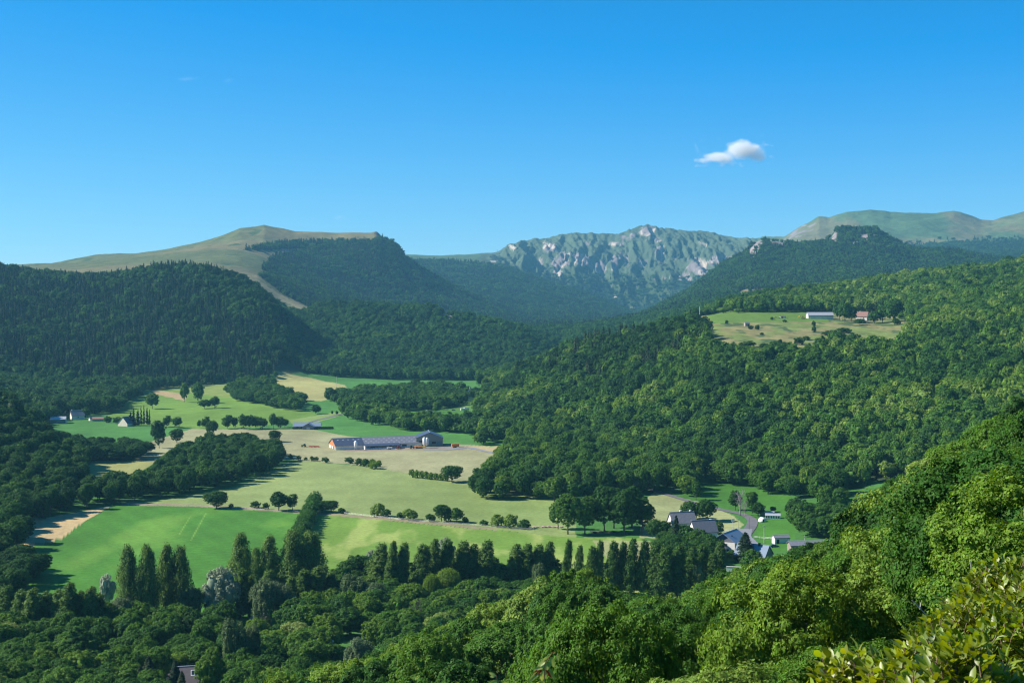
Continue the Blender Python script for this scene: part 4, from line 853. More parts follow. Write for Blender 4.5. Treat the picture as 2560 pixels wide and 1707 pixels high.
# ------------------------------------------------------------------ woods too large to count
FLOORW = [
 [(-100, 1110), (60, 1085), (125, 1050), (230, 1036), (285, 1032), (320, 1006), (370, 976), (460, 968), (690, 948), (705, 905), (720, 830), (-100, 800)],
 [(845, 1033), (880, 1052), (960, 1062), (1010, 1078), (1130, 1082), (1262, 1100), (1300, 1090), (1290, 1075), (1200, 1070), (1140, 1062), (1060, 1058), (1015, 1056), (985, 1045), (920, 1036)],
 [(850, 1024), (1000, 1030), (1080, 1026), (1160, 1014), (1175, 992), (1100, 975), (900, 985)],
 [(585, 1000), (650, 1014), (745, 1030), (760, 1022), (745, 990), (700, 968), (600, 968), (575, 985)],
 [(745, 986), (870, 992), (910, 1000), (860, 1012), (800, 1000)],
 [(1180, 1000), (1230, 1034), (1330, 1048), (1340, 1000), (1250, 965), (1215, 985)],
 [(1320, 1050), (1340, 1075), (1500, 1100), (1600, 1105), (1600, 1060), (1340, 1000)],
]
def tree_prob(px, py, Y, s, Zg):
    p = np.zeros(px.shape)
    right = (px > 1195) & (s > 6.95) & (s < 10.2); p[right] = 1
    for pl in FLOORW: p[(Y > 900) & (Y < 2450) & inpoly(px, py, pl)] = 1
    p[(s > 9.35) & (Y > 2060)] = 1
    p[(px < 60) & (s > 7) & (Zg > 6)] = 1
    for pl in ([(690, 925), (750, 940), (860, 962), (885, 985), (800, 1003), (730, 1000), (690, 975)], [(1125, 968), (1215, 968), (1210, 986), (1130, 986)], [(1255, 978), (1330, 975), (1335, 995), (1270, 1000)]):
        p[(Y < 2600) & inpoly(px, py, pl)] = 0
    p[(Y > 1050) & (Y < 2100) & inpoly(px, py, [(1738, 792), (1760, 785), (2250, 785), (2285, 830), (2250, 875), (2110, 872), (2000, 898), (1860, 894), (1785, 878), (1745, 815)])] = 0
    p[(Y > 1500) & (Y < 2000) & (py > 781) & (px > 1780) & (px < 2220) & (s > 8.9)] = 0
    p[(px > 1200) & (s < 8) & inpoly(px, py, [(1640, 1190), (1990, 1195), (1990, 1380), (1640, 1340)])] = 0
    p[(Y > 3000) & (Y < 6200) & inpoly(px, py, LEFT_GRASS) & (px < 961)] = 0
    p[(Y > 3000) & (Y < 6200) & (px < 560) & (py < 700)] = 0
    for pl in ROCKS_MID + RIGHT_WOOD_ROCKS: p[inpoly(px, py, pl)] = .06
    p[(Y > 5500) & (Y < 7900) & inpoly(px, py, [(1575, 764), (1592, 764), (1592, 784), (1574, 784)])] = 0
    p[(Y > 3000) & (Y < 6200) & inpoly(px, py, [(1430, 810), (1458, 810), (1452, 822), (1438, 822)])] = 0
    p[(Y > 2900) & (Y < 3900) & (px > 1850) & (px < 2020) & (py > 724) & (py < 752)] = .15
    top = (s >= 16) & (px > 940); lim = np.interp(px, [950, 1020, 1240, 1330, 1500, 1700, 1850, 2000, 2300, 2560], [655, 668, 672, 690, 690, 700, 690, 650, 612, 602])
    p[top] = smooth(-14, 12, (py - lim)[top]) * .85
    p[(s > 14.02) & (px < 985)] = 0
    p[s > 17.6] *= .5
    return p
WX, WY, WSP = [], [], []
for ya, yb, sp in ((900, 1500, 9.8), (1500, 2400, 10.2), (2400, 3500, 11.5), (3500, 5600, 13.5), (5600, 7900, 17), (7900, 8800, 22)):
    X, Y = jgrid(-.44 * yb, .44 * yb, ya, yb, sp, g); WX.append(X); WY.append(Y); WSP.append(np.full(X.size, sp))
WX = np.concatenate(WX); WY = np.concatenate(WY); WSP = np.concatenate(WSP)
m = np.abs(WX) < WY * .44; WX, WY, WSP = WX[m], WY[m], WSP[m]
WZ, WS = ground(WX, WY, True); wpx, wpy = project(WX, WY, WZ)
pr = tree_prob(wpx, wpy, WY, WS, WZ)
keep = (g.uniform(0, 1, WX.size) < pr) & seen(WX, WY, WZ, 14, 10)
# leave the individually placed trees their room
occ = {(int(c['x'] // 9), int(c['y'] // 9)) for c in INDIV}
keep &= ~np.array([(int(a // 9), int(b // 9)) in occ for a, b in zip(WX, WY)])
WX, WY, WZ, WSP, WS, wpx, wpy = [a[keep] for a in (WX, WY, WZ, WSP, WS, wpx, wpy)]
n = WX.size
q = fbm(WX / 90, WY / 90, 3, 201); q2 = fbm(WX / 35, WY / 60, 2, 203)
con = np.zeros(n)                                    # share of conifers
lh = (wpx < 720) & (WY > 2000) & (WY < 2800); con[lh] = (smooth(.32, .52, q) * .75)[lh] * smooth(1010, 960, wpy[lh]) * (1 - .8 * smooth(680, 692, 0 * wpy[lh] + 684 + (700 - wpy[lh])) * 0)
con[lh & (wpx > 560) & (wpy < 800)] *= .3
pin = (wpx > 1280) & (wpx < 1760) & (WY > 1450) & (WY < 1850) & (wpy < 960); con[pin] = .65 * smooth(.38, .55, q[pin])
con[(WY > 3500)] = .25 + .5 * smooth(.5, .6, q[WY > 3500])
con[(wpx > 1580) & (WY > 3500) & (WY < 5600)] *= .7
iscon = g.uniform(0, 1, n) < con
tint = .26 + .5 * (q2 - .5) + g.normal(0, .07, n)
rs = (wpx > 1180) & (WY < 2400); tint[rs] += .20 + 1.0 * (q[rs] - .5) + g.normal(0, .14, rs.sum()) + np.where(g.uniform(0, 1, rs.sum()) < .07, .28, 0)
lf = (wpx < 1180) & (WY > 2000) & (WY < 3400); tint[rs & (wpx < 1760) & (WY > 1350)] -= .14; tint[lf] -= .01; tint[lf] += .35 * (q[lf] - .5)
tint[(WY > 930) & (WY < 2450) & (wpx > 560) & (wpx < 1260) & (wpy > 960)] += .12
tint = np.clip(tint, .03, .86); tint[iscon] = np.clip(tint[iscon] * 1.1 + .05, 0, 1); tint[pin & iscon] += .35
Hh = g.uniform(11, 18, n); Ww = WSP * g.uniform(.85, 1.25, n) * np.where(g.uniform(0, 1, n) < .2, 1.5, 1); Hh *= np.where(Ww > WSP * 1.3, 1.2, 1)
Hh[iscon] = g.uniform(15, 24, iscon.sum()); Ww[iscon] = np.minimum(Ww[iscon] * .80, 10) * np.where(WY[iscon] > 3500, 1.3, 1)
Hh[WY > 3500] *= .85
bel = (WY < 2450) & (wpx > 560) & (wpx < 1300) & (wpy > 975); Hh[bel] *= .85
far = WY > 3400
for k in ('small', 'far', 'spruce', 'farspruce', 'mid'):
    for v in range(len(PROTO[k])):
        if (k, v) not in CROWN_OBJ:
            # a real tree of that shape at the near edge of a wood
            sel = {'small': (880 + v * 14, 1052), 'far': (930 + v * 16, 1062), 'spruce': (600 + v * 10, 962), 'farspruce': (640 + v * 12, 955), 'mid': (1900 + v * 8, 1200)}[k]
            x, y, z = at(*sel); t = plant('edge_tree', k, x, y, 13, 8, .3, v=v)
            nm = {'small': 'green', 'far': 'broad green', 'spruce': 'dark pointed', 'farspruce': 'dark spreading', 'mid': 'bushy'}[k]
            wh = {'small': 'belt behind the long barn', 'far': 'belt before the far green field', 'spruce': 'spruce wood foot', 'farspruce': 'spruce wood foot by the tan meadow', 'mid': 'wood above the road'}[k]
            tag(t, f"{nm} tree, {ORD[v]} from left, edge of the {wh}", 'tree')
K_n = [('small', i) for i in range(6)]; K_c = [('spruce', i) for i in range(3)]; K_f = [('far', i) for i in range(3)]; K_fc = [('farspruce', i) for i in range(2)]
def wood(name, label, mask):
    if mask.sum() == 0: return
    keys = K_n + K_c + K_f + K_fc; idx = np.zeros(n, int)
    idx[~far & ~iscon] = g.integers(0, 6, (~far & ~iscon).sum()); idx[~far & iscon] = 6 + g.integers(0, 3, (~far & iscon).sum())
    idx[far & ~iscon] = 9 + g.integers(0, 3, (far & ~iscon).sum()); idx[far & iscon] = 12 + g.integers(0, 2, (far & iscon).sum())
    scatter(name, label, 'woodland', np.stack([WX, WY, WZ - .3], 1)[mask], Hh[mask], Ww[mask], keys, idx[mask], tint[mask])
    print(name, int(mask.sum()))
mA = (WY < 1950) & (wpx > 1180) | ((WY < 2450) & (wpx > 1300))
mB = (WY < 2900) & (wpx < 735) & ~mA & ~bel
mC = (WY < 2450) & ~mA & ~mB
mD = (WY < 3300) & ~mA & ~mB & ~mC
mE = (WY < 5600) & (wpx < 1350) & ~mA & ~mB & ~mC & ~mD
mF = (WY < 5600) & ~mA & ~mB & ~mC & ~mD & ~mE
mG = ~mA & ~mB & ~mC & ~mD & ~mE & ~mF
wood('slope_woodland', 'mixed green wood covering the big slope below the upper meadow', mA)
wood('spruce_woodland', 'dark spruce and beech wood on the hill above the left farms', mB)
wood('valley_woodland', 'belts of trees crossing the valley floor behind the long barn', mC)
wood('hill_woodland', 'dark wood on the rounded hill in the middle of the valley', mD)
wood('plateau_woodland', 'bluish wood on the flank of the grassy plateau', mE)
wood('mountain_woodland', 'wood on the mountain with grey crags beneath the grassy summit', mF)
wood('distant_woodland', 'hazy far wood at the head of the valley below the cliffs', mG)
# trees of the near regions beyond the nearest three hundred
if REST:
    P = np.array([(c['x'], c['y'], gz(c['x'], c['y']) - .3) for c in REST]); Hr = np.array([c['h'] for c in REST]); Wr = np.array([c['w'] for c in REST]); Tr = np.array([c['tint'] for c in REST])
    scatter('woodland', 'further trees filling the belts and woods around the fields', 'woodland', P, Hr, Wr, [('mid', i) for i in range(4)] + [('broad', i) for i in range(4)], np.where(P[:, 1] < 420, 4, 0) + g.integers(0, 4, len(REST)), Tr)
# undergrowth below the near trees
X, Y = jgrid(-110, 190, 22, 360, 3.6, g); m = (X > -.34 * Y - 8) & (X < .46 * Y + 14); X, Y = X[m], Y[m]; Zg = ground(X, Y); px, py = project(X, Y, Zg)
lim = np.interp(px, SIL[:, 0], SIL[:, 1]); zmax = CAM_Z - (lim + 10 - HZ) / F * Y
hh = np.minimum(g.uniform(1.5, 3.6, X.size), zmax - Zg); m = (hh > .8) & seen(X, Y, Zg, 4, 3) & ~((Y < 26) & (px > 1150) & (px < 1500)); X, Y, Zg, hh = X[m], Y[m], Zg[m], hh[m]
for v in range(2):
    x, y = 9.5 + v * 6, 30 + v * 4; tag(plant('slope_bush', 'nearshrub', x, y, 2.6, 3.5, .5, v=v), ['leafy bush on the steep slope just beyond the near foreground bushes', 'second leafy bush farther down the steep slope'][v], 'bush')
scatter('undergrowth', 'tangled bushes under the trees of the near slope', 'undergrowth', np.stack([X, Y, Zg - .2], 1), hh, g.uniform(4, 6.5, X.size), [('shrub', i) for i in range(3)] + [('nearshrub', 0), ('nearshrub', 1)], np.where(Y < 210, g.integers(3, 5, X.size), g.integers(0, 3, X.size)), np.clip(.50 + g.normal(0, .13, X.size), .1, .8))
# ------------------------------------------------------------------ haze
hb = MB().box(-7000, -400, -30, 7000, 11600, 760)
mh, th, oh = nodes('haze')
pv = N(th, 'ShaderNodeVolumePrincipled'); pv.inputs['Color'].default_value = (0.26, 0.70, 1.0, 1); pv.inputs['Density'].default_value = 4.0e-5; pv.inputs['Anisotropy'].default_value = 0.1
th.links.new(pv.outputs[0], oh.inputs['Volume'])
ho = hb.build('haze', mh); ho['kind'] = 'stuff'
# ------------------------------------------------------------------ buildings
M_white = plain('white_render', (.74, .71, .65), .85, .12, .8); M_cream = plain('cream_render', (.72, .64, .52), .85, .12, .8)
M_stone = plain('rubble_stone', (.34, .29, .26), .9, .35, 2.5, bump=.5); M_brownw = plain('brown_render', (.26, .21, .18), .9, .2, 1.5)
M_slate = plain('grey_slate', (.155, .16, .185), .6, .30, 1.8, bump=.3, ns=(1, 3, 3)); M_slate2 = plain('weathered_slate', (.21, .205, .22), .65, .4, 1.4, bump=.3, ns=(1, 3, 3))
M_metal = plain('blue_grey_metal', (.24, .30, .37), .38, .10, 2, metal=.2, ns=(6, .3, .3)); M_dark = plain('dark_opening', (.012, .013, .016), .6, .2)
M_darkroof = plain('blue_black_sheet', (.055, .065, .10), .42, .18, 1, ns=(4, .3, .3)); M_greyroof = plain('grey_fibre_sheet', (.155, .16, .19), .6, .2, 1, ns=(4, .3, .3))
M_sky_l = plain('rooflight', (.34, .36, .38), .4, .1); M_orange = plain('orange_boards', (.50, .17, .045), .75, .2, 3, ns=(8, 8, .3))
M_clad = plain('weathered_cladding', (.20, .21, .19), .8, .22, 2, ns=(7, 7, .25)); M_teal = plain('teal_sheet_and_shade', (.10, .17, .18), .6, .15, 2, ns=(5, 5, .3))
M_brownroof = plain('brown_sheet_roof', (.13, .105, .105), .6, .2, 1.5, ns=(1, 3, 3)); M_yellowp = plain('yellow_render', (.55, .50, .24), .8, .15)
M_red = plain('red_paint', (.42, .03, .03), .45, .15, 2); M_green = plain('green_paint', (.03, .16, .05), .45, .15, 2); M_orangep = plain('orange_paint', (.70, .22, .03), .5, .15, 2)
M_yel = plain('yellow_paint', (.80, .50, .03), .5, .12, 2); M_rubber = plain('tyre_rubber', (.02, .02, .02), .8, .2); M_steel = plain('zinc', (.45, .46, .47), .45, .15, 2, metal=.3)
M_glass = plain('window_glass', (.03, .04, .05), .12, .1); M_pole = plain('grey_pole', (.50, .47, .43), .8, .15, 1); M_tile = plain('red_tile', (.25, .13, .10), .8, .3, 2)
M_bluec = plain('blue_car_paint', (.03, .07, .15), .25, .05); M_whitec = plain('white_paint', (.80, .80, .78), .35, .05); M_lampgreen = plain('green_lamp_paint', (.01, .22, .15), .45, .1)
M_asph = plain('asphalt', (.115, .11, .118), .9, .18, .25); M_asph2 = plain('new_asphalt', (.19, .20, .22), .9, .12, .25); M_dirt = plain('dirt', (.36, .28, .18), .95, .25, .3)
M_plastic = plain('white_foil', (.82, .82, .80), .4, .05)

def house(name, label, cat, x, y, rz, L, W, wh, rh, wm, rm, over=.5, chim=(), wins=(), doors=(), gable=None, z=None, cm=None, group=None, skew=0.0):
    z0 = gz(x, y) if z is None else z
    t = thing(name, (x, y, z0), R(rz), label, cat, group); hL, hW = L / 2, W / 2; rx = skew * hW
    b = MB(); prof = [(-hW, -1.5), (hW, -1.5), (hW, wh), (rx, wh + rh), (-hW, wh)]
    b.prism(prof, -hL, hL, 'x'); wl = b.build('wall', wm, t)
    if gable is not None:
        gb = MB(); gp = [(-hW - .02, wh * .95), (hW + .02, wh * .95), (hW + .02, wh), (rx, wh + rh + .02), (-hW - .02, wh)]
        gb.prism(gp, -hL - .05, -hL + .3, 'x'); gb.prism(gp, hL - .3, hL + .05, 'x'); gb.build('gable_cladding', gable, t)
    r = MB(); th = .28
    for sgn in (-1, 1):
        e = sgn * (hW + over); sl_ = rh / max(.1, abs(sgn * hW - rx)); ez = wh - over * sl_
        r.prism([(rx, wh + rh + .03), (e, ez + .03), (e, ez + .03 + th), (rx, wh + rh + .03 + th)] if sgn > 0 else [(rx - .004, wh + rh + th + .034), (e, ez + .03 + th), (e, ez + .03), (rx - .004, wh + rh + .034)], -hL - over, hL + over, 'x')
    ro = r.build('roof', rm, t)
    rc = MB().box(-hL - over, rx - .22, wh + rh + th - .02, hL + over, rx + .22, wh + rh + th + .10); rc.build('ridge_cap', M_steel, ro)
    for u, s_, ch in chim:
        c = MB().box(u - .45, s_ * hW - .4, wh, u + .45, s_ * hW + .4, wh + rh + ch).box(u - .55, s_ * hW - .5, wh + rh + ch, u + .55, s_ * hW + .5, wh + rh + ch + .15); c.build('chimney', cm or wm, ro)
    def opening(nm, f, u, zb, w_, h_, m):
        q = MB(); p = MB(); d = .06
        if f in 'FB':
            s_ = -1 if f == 'F' else 1; yy = s_ * hW
            q.box(u - w_ / 2 - .1, min(yy - s_ * .1, yy + s_ * d), zb - .1, u + w_ / 2 + .1, max(yy - s_ * .1, yy + s_ * d), zb + h_ + .1)
            p.box(u - w_ / 2, min(yy, yy + s_ * (d + .02)), zb, u + w_ / 2, max(yy, yy + s_ * (d + .02)), zb + h_)
        else:
            s_ = -1 if f == 'L' else 1; xx = s_ * (hL + .06)
            q.box(min(xx - s_ * .1, xx + s_ * d), u - w_ / 2 - .1, zb - .1, max(xx - s_ * .1, xx + s_ * d), u + w_ / 2 + .1, zb + h_ + .1)
            p.box(min(xx, xx + s_ * (d + .02)), u - w_ / 2, zb, max(xx, xx + s_ * (d + .02)), u + w_ / 2, zb + h_)
        fr = q.build(nm, M_steel if nm == 'window' else m, t); p.build('pane' if nm == 'window' else 'leaf', m, fr)
    for f, u, zb, w_, h_ in wins: opening('window', f, u, zb, w_, h_, M_glass)
    for f, u, zb, w_, h_, m in doors: opening('door', f, u, zb, w_, h_, m)
    return t

def hp(px, py): x, y, z = at(px, py, 420); return x, y
# hamlet
x, y = hp(1704, 1326); house('stone_house', 'far slate roofed house with white chimneys at the top of the hamlet', 'house', x, y, 14, 13.5, 9, 5, 5.2, M_white, M_slate2, chim=[(-.5, .12, .9), (5.2, .12, .9)], wins=[('F', -4, 2.8, 1, 1.3), ('F', 0, 2.8, 1, 1.3), ('L', 0, 3, 1, 1.2)], doors=[('F', 3.5, 0, 1.2, 2.1, M_orange)])
x, y = hp(1757, 1352); house('slate_house', 'near slate roofed house with pale gable wall', 'house', x, y, 16, 12.5, 9.5, 5.6, 5.4, M_white, M_slate, chim=[(4.8, .25, .2)], wins=[('L', 0, 3.0, 1, 1.3), ('F', -3.5, 3, 1.1, 1.3), ('F', 2.5, 3, 1.1, 1.3)], doors=[('L', 1.8, 0, 1.1, 2.1, M_dark)])
x, y = hp(1824, 1378); house('balcony_house', 'white house with blue-grey metal roof and shaded balcony', 'house', x, y, 58, 15, 12, 6.4, 3.8, M_white, M_metal, over=1.2, gable=M_greyroof, chim=[(-4, -.45, -1.4)], wins=[('L', -2.4, 1.2, 1.4, 1.3), ('L', 2, 1.2, 1.4, 1.3), ('L', 0, 4.0, 3.4, 1.2)], cm=M_dark)
x, y = hp(1884, 1402); house('grey_roof_house', 'brown gabled house with large pale grey metal roof', 'house', x, y, -32, 15.5, 10.5, 3.6, 4.6, M_brownw, M_metal, over=.5, chim=[(3.2, -.1, .9)], wins=[('R', .2, 4.4, 1.0, 1.8), ('R', 2.2, .9, 1.1, 1.2), ('F', -5, .9, 1.1, 1.2)], cm=M_dark)
x, y = hp(1952, 1356); house('white_shed', 'small white shed near the parked blue car', 'shed', x, y, 8, 8, 5, 2.8, 1.1, M_white, M_greyroof, over=.3, doors=[('F', -2.4, 0, 1.2, 2.0, M_dark)])
x, y = hp(2015, 1374); house('long_grey_house', 'low long house with flat grey-brown roof at the slope crest', 'house', x, y, 3, 17, 8, 2.8, 1.6, M_brownw, M_greyroof, over=.5, doors=[('F', 2, 0, 1.1, 2.1, M_dark)])
# greenhouse and foil shelter
x, y = hp(1906, 1304); t = thing('foil_shelter', (x, y, gz(x, y)), R(10), 'small white domed foil shelter on the garden lawn', 'greenhouse')
dm = MB(); dm.prism([(-2 * math.cos(a), 2.6 * math.sin(a)) for a in np.linspace(0, math.pi, 13)], -1.8, 1.8, 'x'); dm2 = dm.build('cover', M_plastic, t, True); dm2.rotation_euler = (0, 0, R(90))
MB().box(-.5, -1.88, 0, .5, -1.82, 1.8).build('door', M_dark, t)
x, y = hp(1932, 1296); t = thing('greenhouse', (x, y, gz(x, y)), R(-12), 'glazed lean-to greenhouse with dark uprights beside the domed shelter', 'greenhouse')
MB().prism([(-1.7, 0), (1.7, 0), (1.7, 2.6), (-1.7, 1.9)], -4.2, 4.2, 'x').build('wall', M_plastic, t)
MB().prism([(-1.9, 1.92), (1.9, 2.72), (1.9, 2.84), (-1.9, 2.04)], -4.4, 4.4, 'x').build('roof', M_steel, t)
for i in range(6): MB().box(-3.9 + i * 1.4, -1.76, .5, -3.3 + i * 1.4, -1.72, 1.8).build('pane', M_dark, t)
x, y = hp(1918, 1288); house('garden_shed', 'grey flat roofed garden shed behind the greenhouse', 'shed', x, y, -12, 8, 3, 2.0, .3, M_clad, M_steel, over=.2)
x, y = hp(1836, 1428); MBx = MB(); t = MB().box(-3.8, -.3, 0, 3.8, .3, 2.6).box(-3.9, -.4, 2.6, 3.9, .4, 2.75).build('white_wall', M_white); t.location = (x, y, gz(x, y) - .4 ); t.rotation_euler = (0, 0, R(-12)); tag(t, 'white garden wall below the balcony house', 'wall')

def car(px, py, rz, paint, label, van=False, L=4.3):
    x, y = hp(px, py); t = thing('parked_van' if van else 'parked_car', (x, y, gz(x, y)), R(rz), label, 'van' if van else 'car')
    h = 1.0 if not van else 1.1; s = L / 4.3
    b = MB(); pr = [(-2.1, .35), (2.1, .35), (2.12, .8), (1.3, .95), (-1.9, .98), (-2.12, .8)] if not van else [(-2.9, .4), (2.9, .4), (2.95, 1.2), (2.3, 1.5), (1.9, 2.5), (-2.9, 2.6)]
    k = .85 if not van else 1.0; b.prism(pr, -k, k, 'y'); b.build('body', paint, t)
    if not van:
        MB().prism([(-1.7, .96), (1.0, .95), (.35, 1.45), (-1.35, 1.45)], -.72, .72, 'y').build('windscreen', M_glass, t)
        MB().prism([(-1.38, 1.44), (.4, 1.44), (.3, 1.50), (-1.3, 1.50)], -.70, .70, 'y').build('roof', paint, t)
    else: MB().prism([(2.3, 1.52), (1.93, 2.4), (1.95, 2.42), (2.35, 1.54)], -.9, .9, 'y').build('windscreen', M_glass, t)
    for sx in (-1.3, 1.35) if not van else (-1.9, 2.0):
        for sy in (-1, 1):
            w_ = MB(); w_.prism([(.34 * math.cos(a), .34 * math.sin(a)) for a in np.linspace(0, 2 * math.pi, 13)[:-1]], -.1, .1, 'y'); o = w_.build('wheel', M_rubber, t); o.location = (sx, sy * (k - .05), .34)
    return t
car(1936, 1367, 5, M_bluec, 'dark blue car parked on the lawn beside the white shed')
for i, (px, py, r_, p_, v_) in enumerate([(1071, 1031, 4, M_whitec, True), (1081, 1031, 12, M_whitec, False), (1134, 1026, 8, M_bluec, False), (1158, 1026, 20, M_whitec, True), (1166, 1024, 25, M_whitec, True), (1025, 1032, 4, M_steel, False)]):
    car(px, py, r_, p_, ['white van parked by the lone tree on the far green field', 'white car right beside the van by the lone tree', 'blue car on the far grass before the dark poplars', 'white van nearest the gravel by the stone house', 'white van right of another at the gravel yard', 'grey car alone at the edge of the far green field'][i], v_)

def pole(px, py, h, label, arms=0, r=.16, mat=None, Y=None):
    x, y = hp(px, py) if Y is None else (at_y(px, py, Y)[0], Y)
    t = thing('utility_pole', (x, y, gz(x, y)), 0, label, 'pole'); MB().tube([(0, 0, -.3), (0, 0, h)], [r, r * .7], 8).build('shaft', mat or M_pole, t)
    if arms: MB().box(-.9, -.08, h - .8, .9, .08, h - .65).build('crossarm', M_steel, t)
    return t
pole(1845, 1333, 8.5, 'pale pole left of the road beside the sign posts', 1); pole(1832, 1322, 6, 'short pole carrying a white sign board', 0); pole(1910, 1357, 9.5, 'tall pale pole on the lawn left of the white shed', 1)
pole(1873, 1325, 7, 'thin dark pole standing in the road bend', 0, .07, M_dark); pole(2012, 1372, 7, 'short pole above the low grey roof', 1)
pole(1749, 806, 20, 'tall white pole at the front corner of the upper meadow', 0, .28, M_whitec); pole(2178, 800, 11, 'white pole beside the red roofed farmhouse', 1, .22, M_whitec); pole(841, 965, 14, 'lone pole on the tan meadow before the dark wood', 0, .22)
pole(2265, 806, 13, 'thin grey pole right of the upper farm', 0, .15)
x, y = hp(1832, 1322); sb = thing('sign_board', (x, y - .3, gz(x, y) + 4.2), R(8), 'white rectangular sign board on its pole by the road', 'sign'); MB().box(-.9, -.05, 0, .9, .05, 1.5).build('panel', M_whitec, sb)
# valley farm
x, y = hp(950, 1121); rzf = 20
z_ = gz(x, y)
def fl(u, v): a = R(rzf); return x + u * math.cos(a) - v * math.sin(a), y + u * math.sin(a) + v * math.cos(a)
bx, by = fl(0, 14); fh = house('long_barn', 'long low cow barn with orange boarded gable and rooflights', 'barn', bx, by, rzf, 76, 25, 3.6, 4.9, M_white, M_greyroof, over=.8, gable=None, z=z_,
    wins=[('F', 10, 1.0, 3, 1.6), ('F', 22, 1.0, 4, 1.6)], doors=[('F', -6, 0, 3.4, 2.8, M_dark), ('F', 16, 0, 3.4, 2.8, M_dark), ('L', -5, 0, 3, 3.0, M_dark), ('L', 2, 0, 2.6, 3.0, M_dark), ('L', -10, 0, 2.6, 3.0, M_dark)])
gb = MB().prism([(-12.55, 2.6), (12.55, 2.6), (12.55, 3.62), (0, 8.52), (-12.55, 3.62)], -38.2, -37.6, 'x'); gb.build('gable_cladding', M_orange, fh)
roof_o = [c for c in fh.children if c.name.startswith('roof')][0]
dk = MB(); sl_ = 4.9 / 12.5
def slopebox(mb, x0, x1, v0, v1, lift):
    z0_, z1_ = 8.5 - abs(v0) * sl_ + .31 + lift, 8.5 - abs(v1) * sl_ + .31 + lift
    mb.quad((x0, v0, z0_), (x1, v0, z0_), (x1, v1, z1_), (x0, v1, z1_)); mb.quad((x0, v0, z0_ - .05), (x0, v1, z1_ - .05), (x1, v1, z1_ - .05), (x1, v0, z0_ - .05))
slopebox(dk, -38.6, -13, -13.2, -.3, .03); dk.build('dark_sheets', M_darkroof, roof_o)
for r_, v in enumerate((-3.2, -6.6, -10.0)):
    for i in range(16):
        u = -35 + i * 4.5 + r_ * 1.3
        if u < -14 and r_ > 0: continue
        m_ = MB(); slopebox(m_, u, u + 1.5, v - .9, v, .07); m_.build('rooflight', M_sky_l, roof_o)
w2 = MB().prism([(-18.5, 2.7), (-12.4, 4.0), (-12.4, 4.25), (-18.5, 2.95)], -14, 17, 'x'); w2.build('lean_to_roof', M_darkroof, fh)
MB().box(-14, -18.2, 0, 17, -17.9, 1.1).box(-14.2, -18.3, 0, -13, -13, 2.6).build('lean_to_wall', M_white, fh)
for i in range(7):
    MB().tube([(-13 + i * 4.8, -18, 0), (-13 + i * 4.8, -18, 2.8)], .12, 6).build('post', M_orange, fh)
hx, hy = fl(46, 12)
hh_ = house('hay_hall', 'tall grey boarded hall with open dark doorway at the end of the long barn', 'barn', hx + 1, hy, rzf + 76, 24, 23, 7.4, 4.6, M_clad, M_darkroof, over=.5, z=z_,
      doors=[('L', 6.5, 0, 5.0, 5.2, M_dark), ('L', .8, 0, 5.4, 5.2, M_teal), ('L', -8.2, 0, 4.6, 4.6, M_teal), ('L', -3.6, 2.6, 3.2, 1.6, M_dark)])
def silo(u, v, h, label):
    a, b = fl(u, v); t = thing('feed_silo', (a, b, z_), 0, label, 'silo'); MB().lathe([(.25, 1.6), (1.45, 3.2), (1.5, h - 1.2), (.4, h - .2), (0, h - .15)]).build('tank', M_whitec, t, True)
    for i in range(4): an = R(45 + 90 * i); MB().tube([(1.3 * math.cos(an), 1.3 * math.sin(an), -.2), (1.3 * math.cos(an), 1.3 * math.sin(an), 3.4)], .12, 6).build('leg', M_steel, t)
silo(-22.5, -5.5, 8.2, 'white feed silo before the dark half of the long barn'); silo(36.5, -9.5, 9.6, 'white feed silo by the tall grey hall')
silo(39.5, -7.5, 9.0, 'dark sided feed silo tucked against the hall')

def wheel(t, x, y, r, w=.4):
    q = MB(); q.prism([(r * math.cos(a), r * math.sin(a)) for a in np.linspace(0, 2 * math.pi, 17)[:-1]], -w / 2, w / 2, 'y'); o = q.build('wheel', M_rubber, t); o.location = (x, y, r)
    h = MB(); h.prism([(r * .5 * math.cos(a), r * .5 * math.sin(a)) for a in np.linspace(0, 2 * math.pi, 13)[:-1]], -w / 2 - .03, w / 2 + .03, 'y'); h.build('rim', M_yel, o)
def tractor(x, y, rz, paint, label):
    t = thing('tractor', (x, y, gz(x, y)), R(rz), label, 'tractor')
    MB().prism([(.1, .9), (2.3, .9), (2.3, 1.7), (.1, 1.9)], -.45, .45, 'y').build('bonnet', paint, t)
    MB().prism([(-1.5, .9), (.2, .9), (.2, 1.6), (-1.5, 1.6)], -.7, .7, 'y').build('body', paint, t)
    MB().prism([(-1.4, 1.62), (.3, 1.62), (.15, 2.65), (-1.25, 2.65)], -.72, .72, 'y').build('cab', M_glass, t)
    MB().box(-1.4, -.8, 2.66, .3, .8, 2.8).build('cab_roof', paint, t)
    for s in (-1, 1): wheel(t, -.9, s * 1.0, .85, .45); wheel(t, 1.7, s * .85, .5, .35)
    return t
a, b = hp(760, 1117); tractor(a, b, 176, M_green, 'green tractor working on the hay field left of the barn')
t = thing('hay_tedder', (a + 7, b + .3, gz(a + 7, b)), 0, 'red hay machine hitched behind the green tractor', 'farm machine')
MB().box(-3, -.15, .8, 6, .15, 1.1).build('frame', M_orangep, t)
for i in range(6):
    q = MB(); q.lathe([(.2, .5), (1.25, .42), (1.25, .55), (.2, .8)], 0, 0, 12); o = q.build('rotor', M_red, t); o.location = (-2 + i * 1.5, (-1) ** i * .8, 0)
for s in (-1, 1): wheel(t, 2.2, s * 1.2, .45, .25)
a, b = fl(14, -9); tractor(a, b, 20, M_red, 'red tractor parked before the long barn')
a, b = fl(25, -11); tractor(a, b, 10, M_green, 'green tractor parked between red tractor and silo')
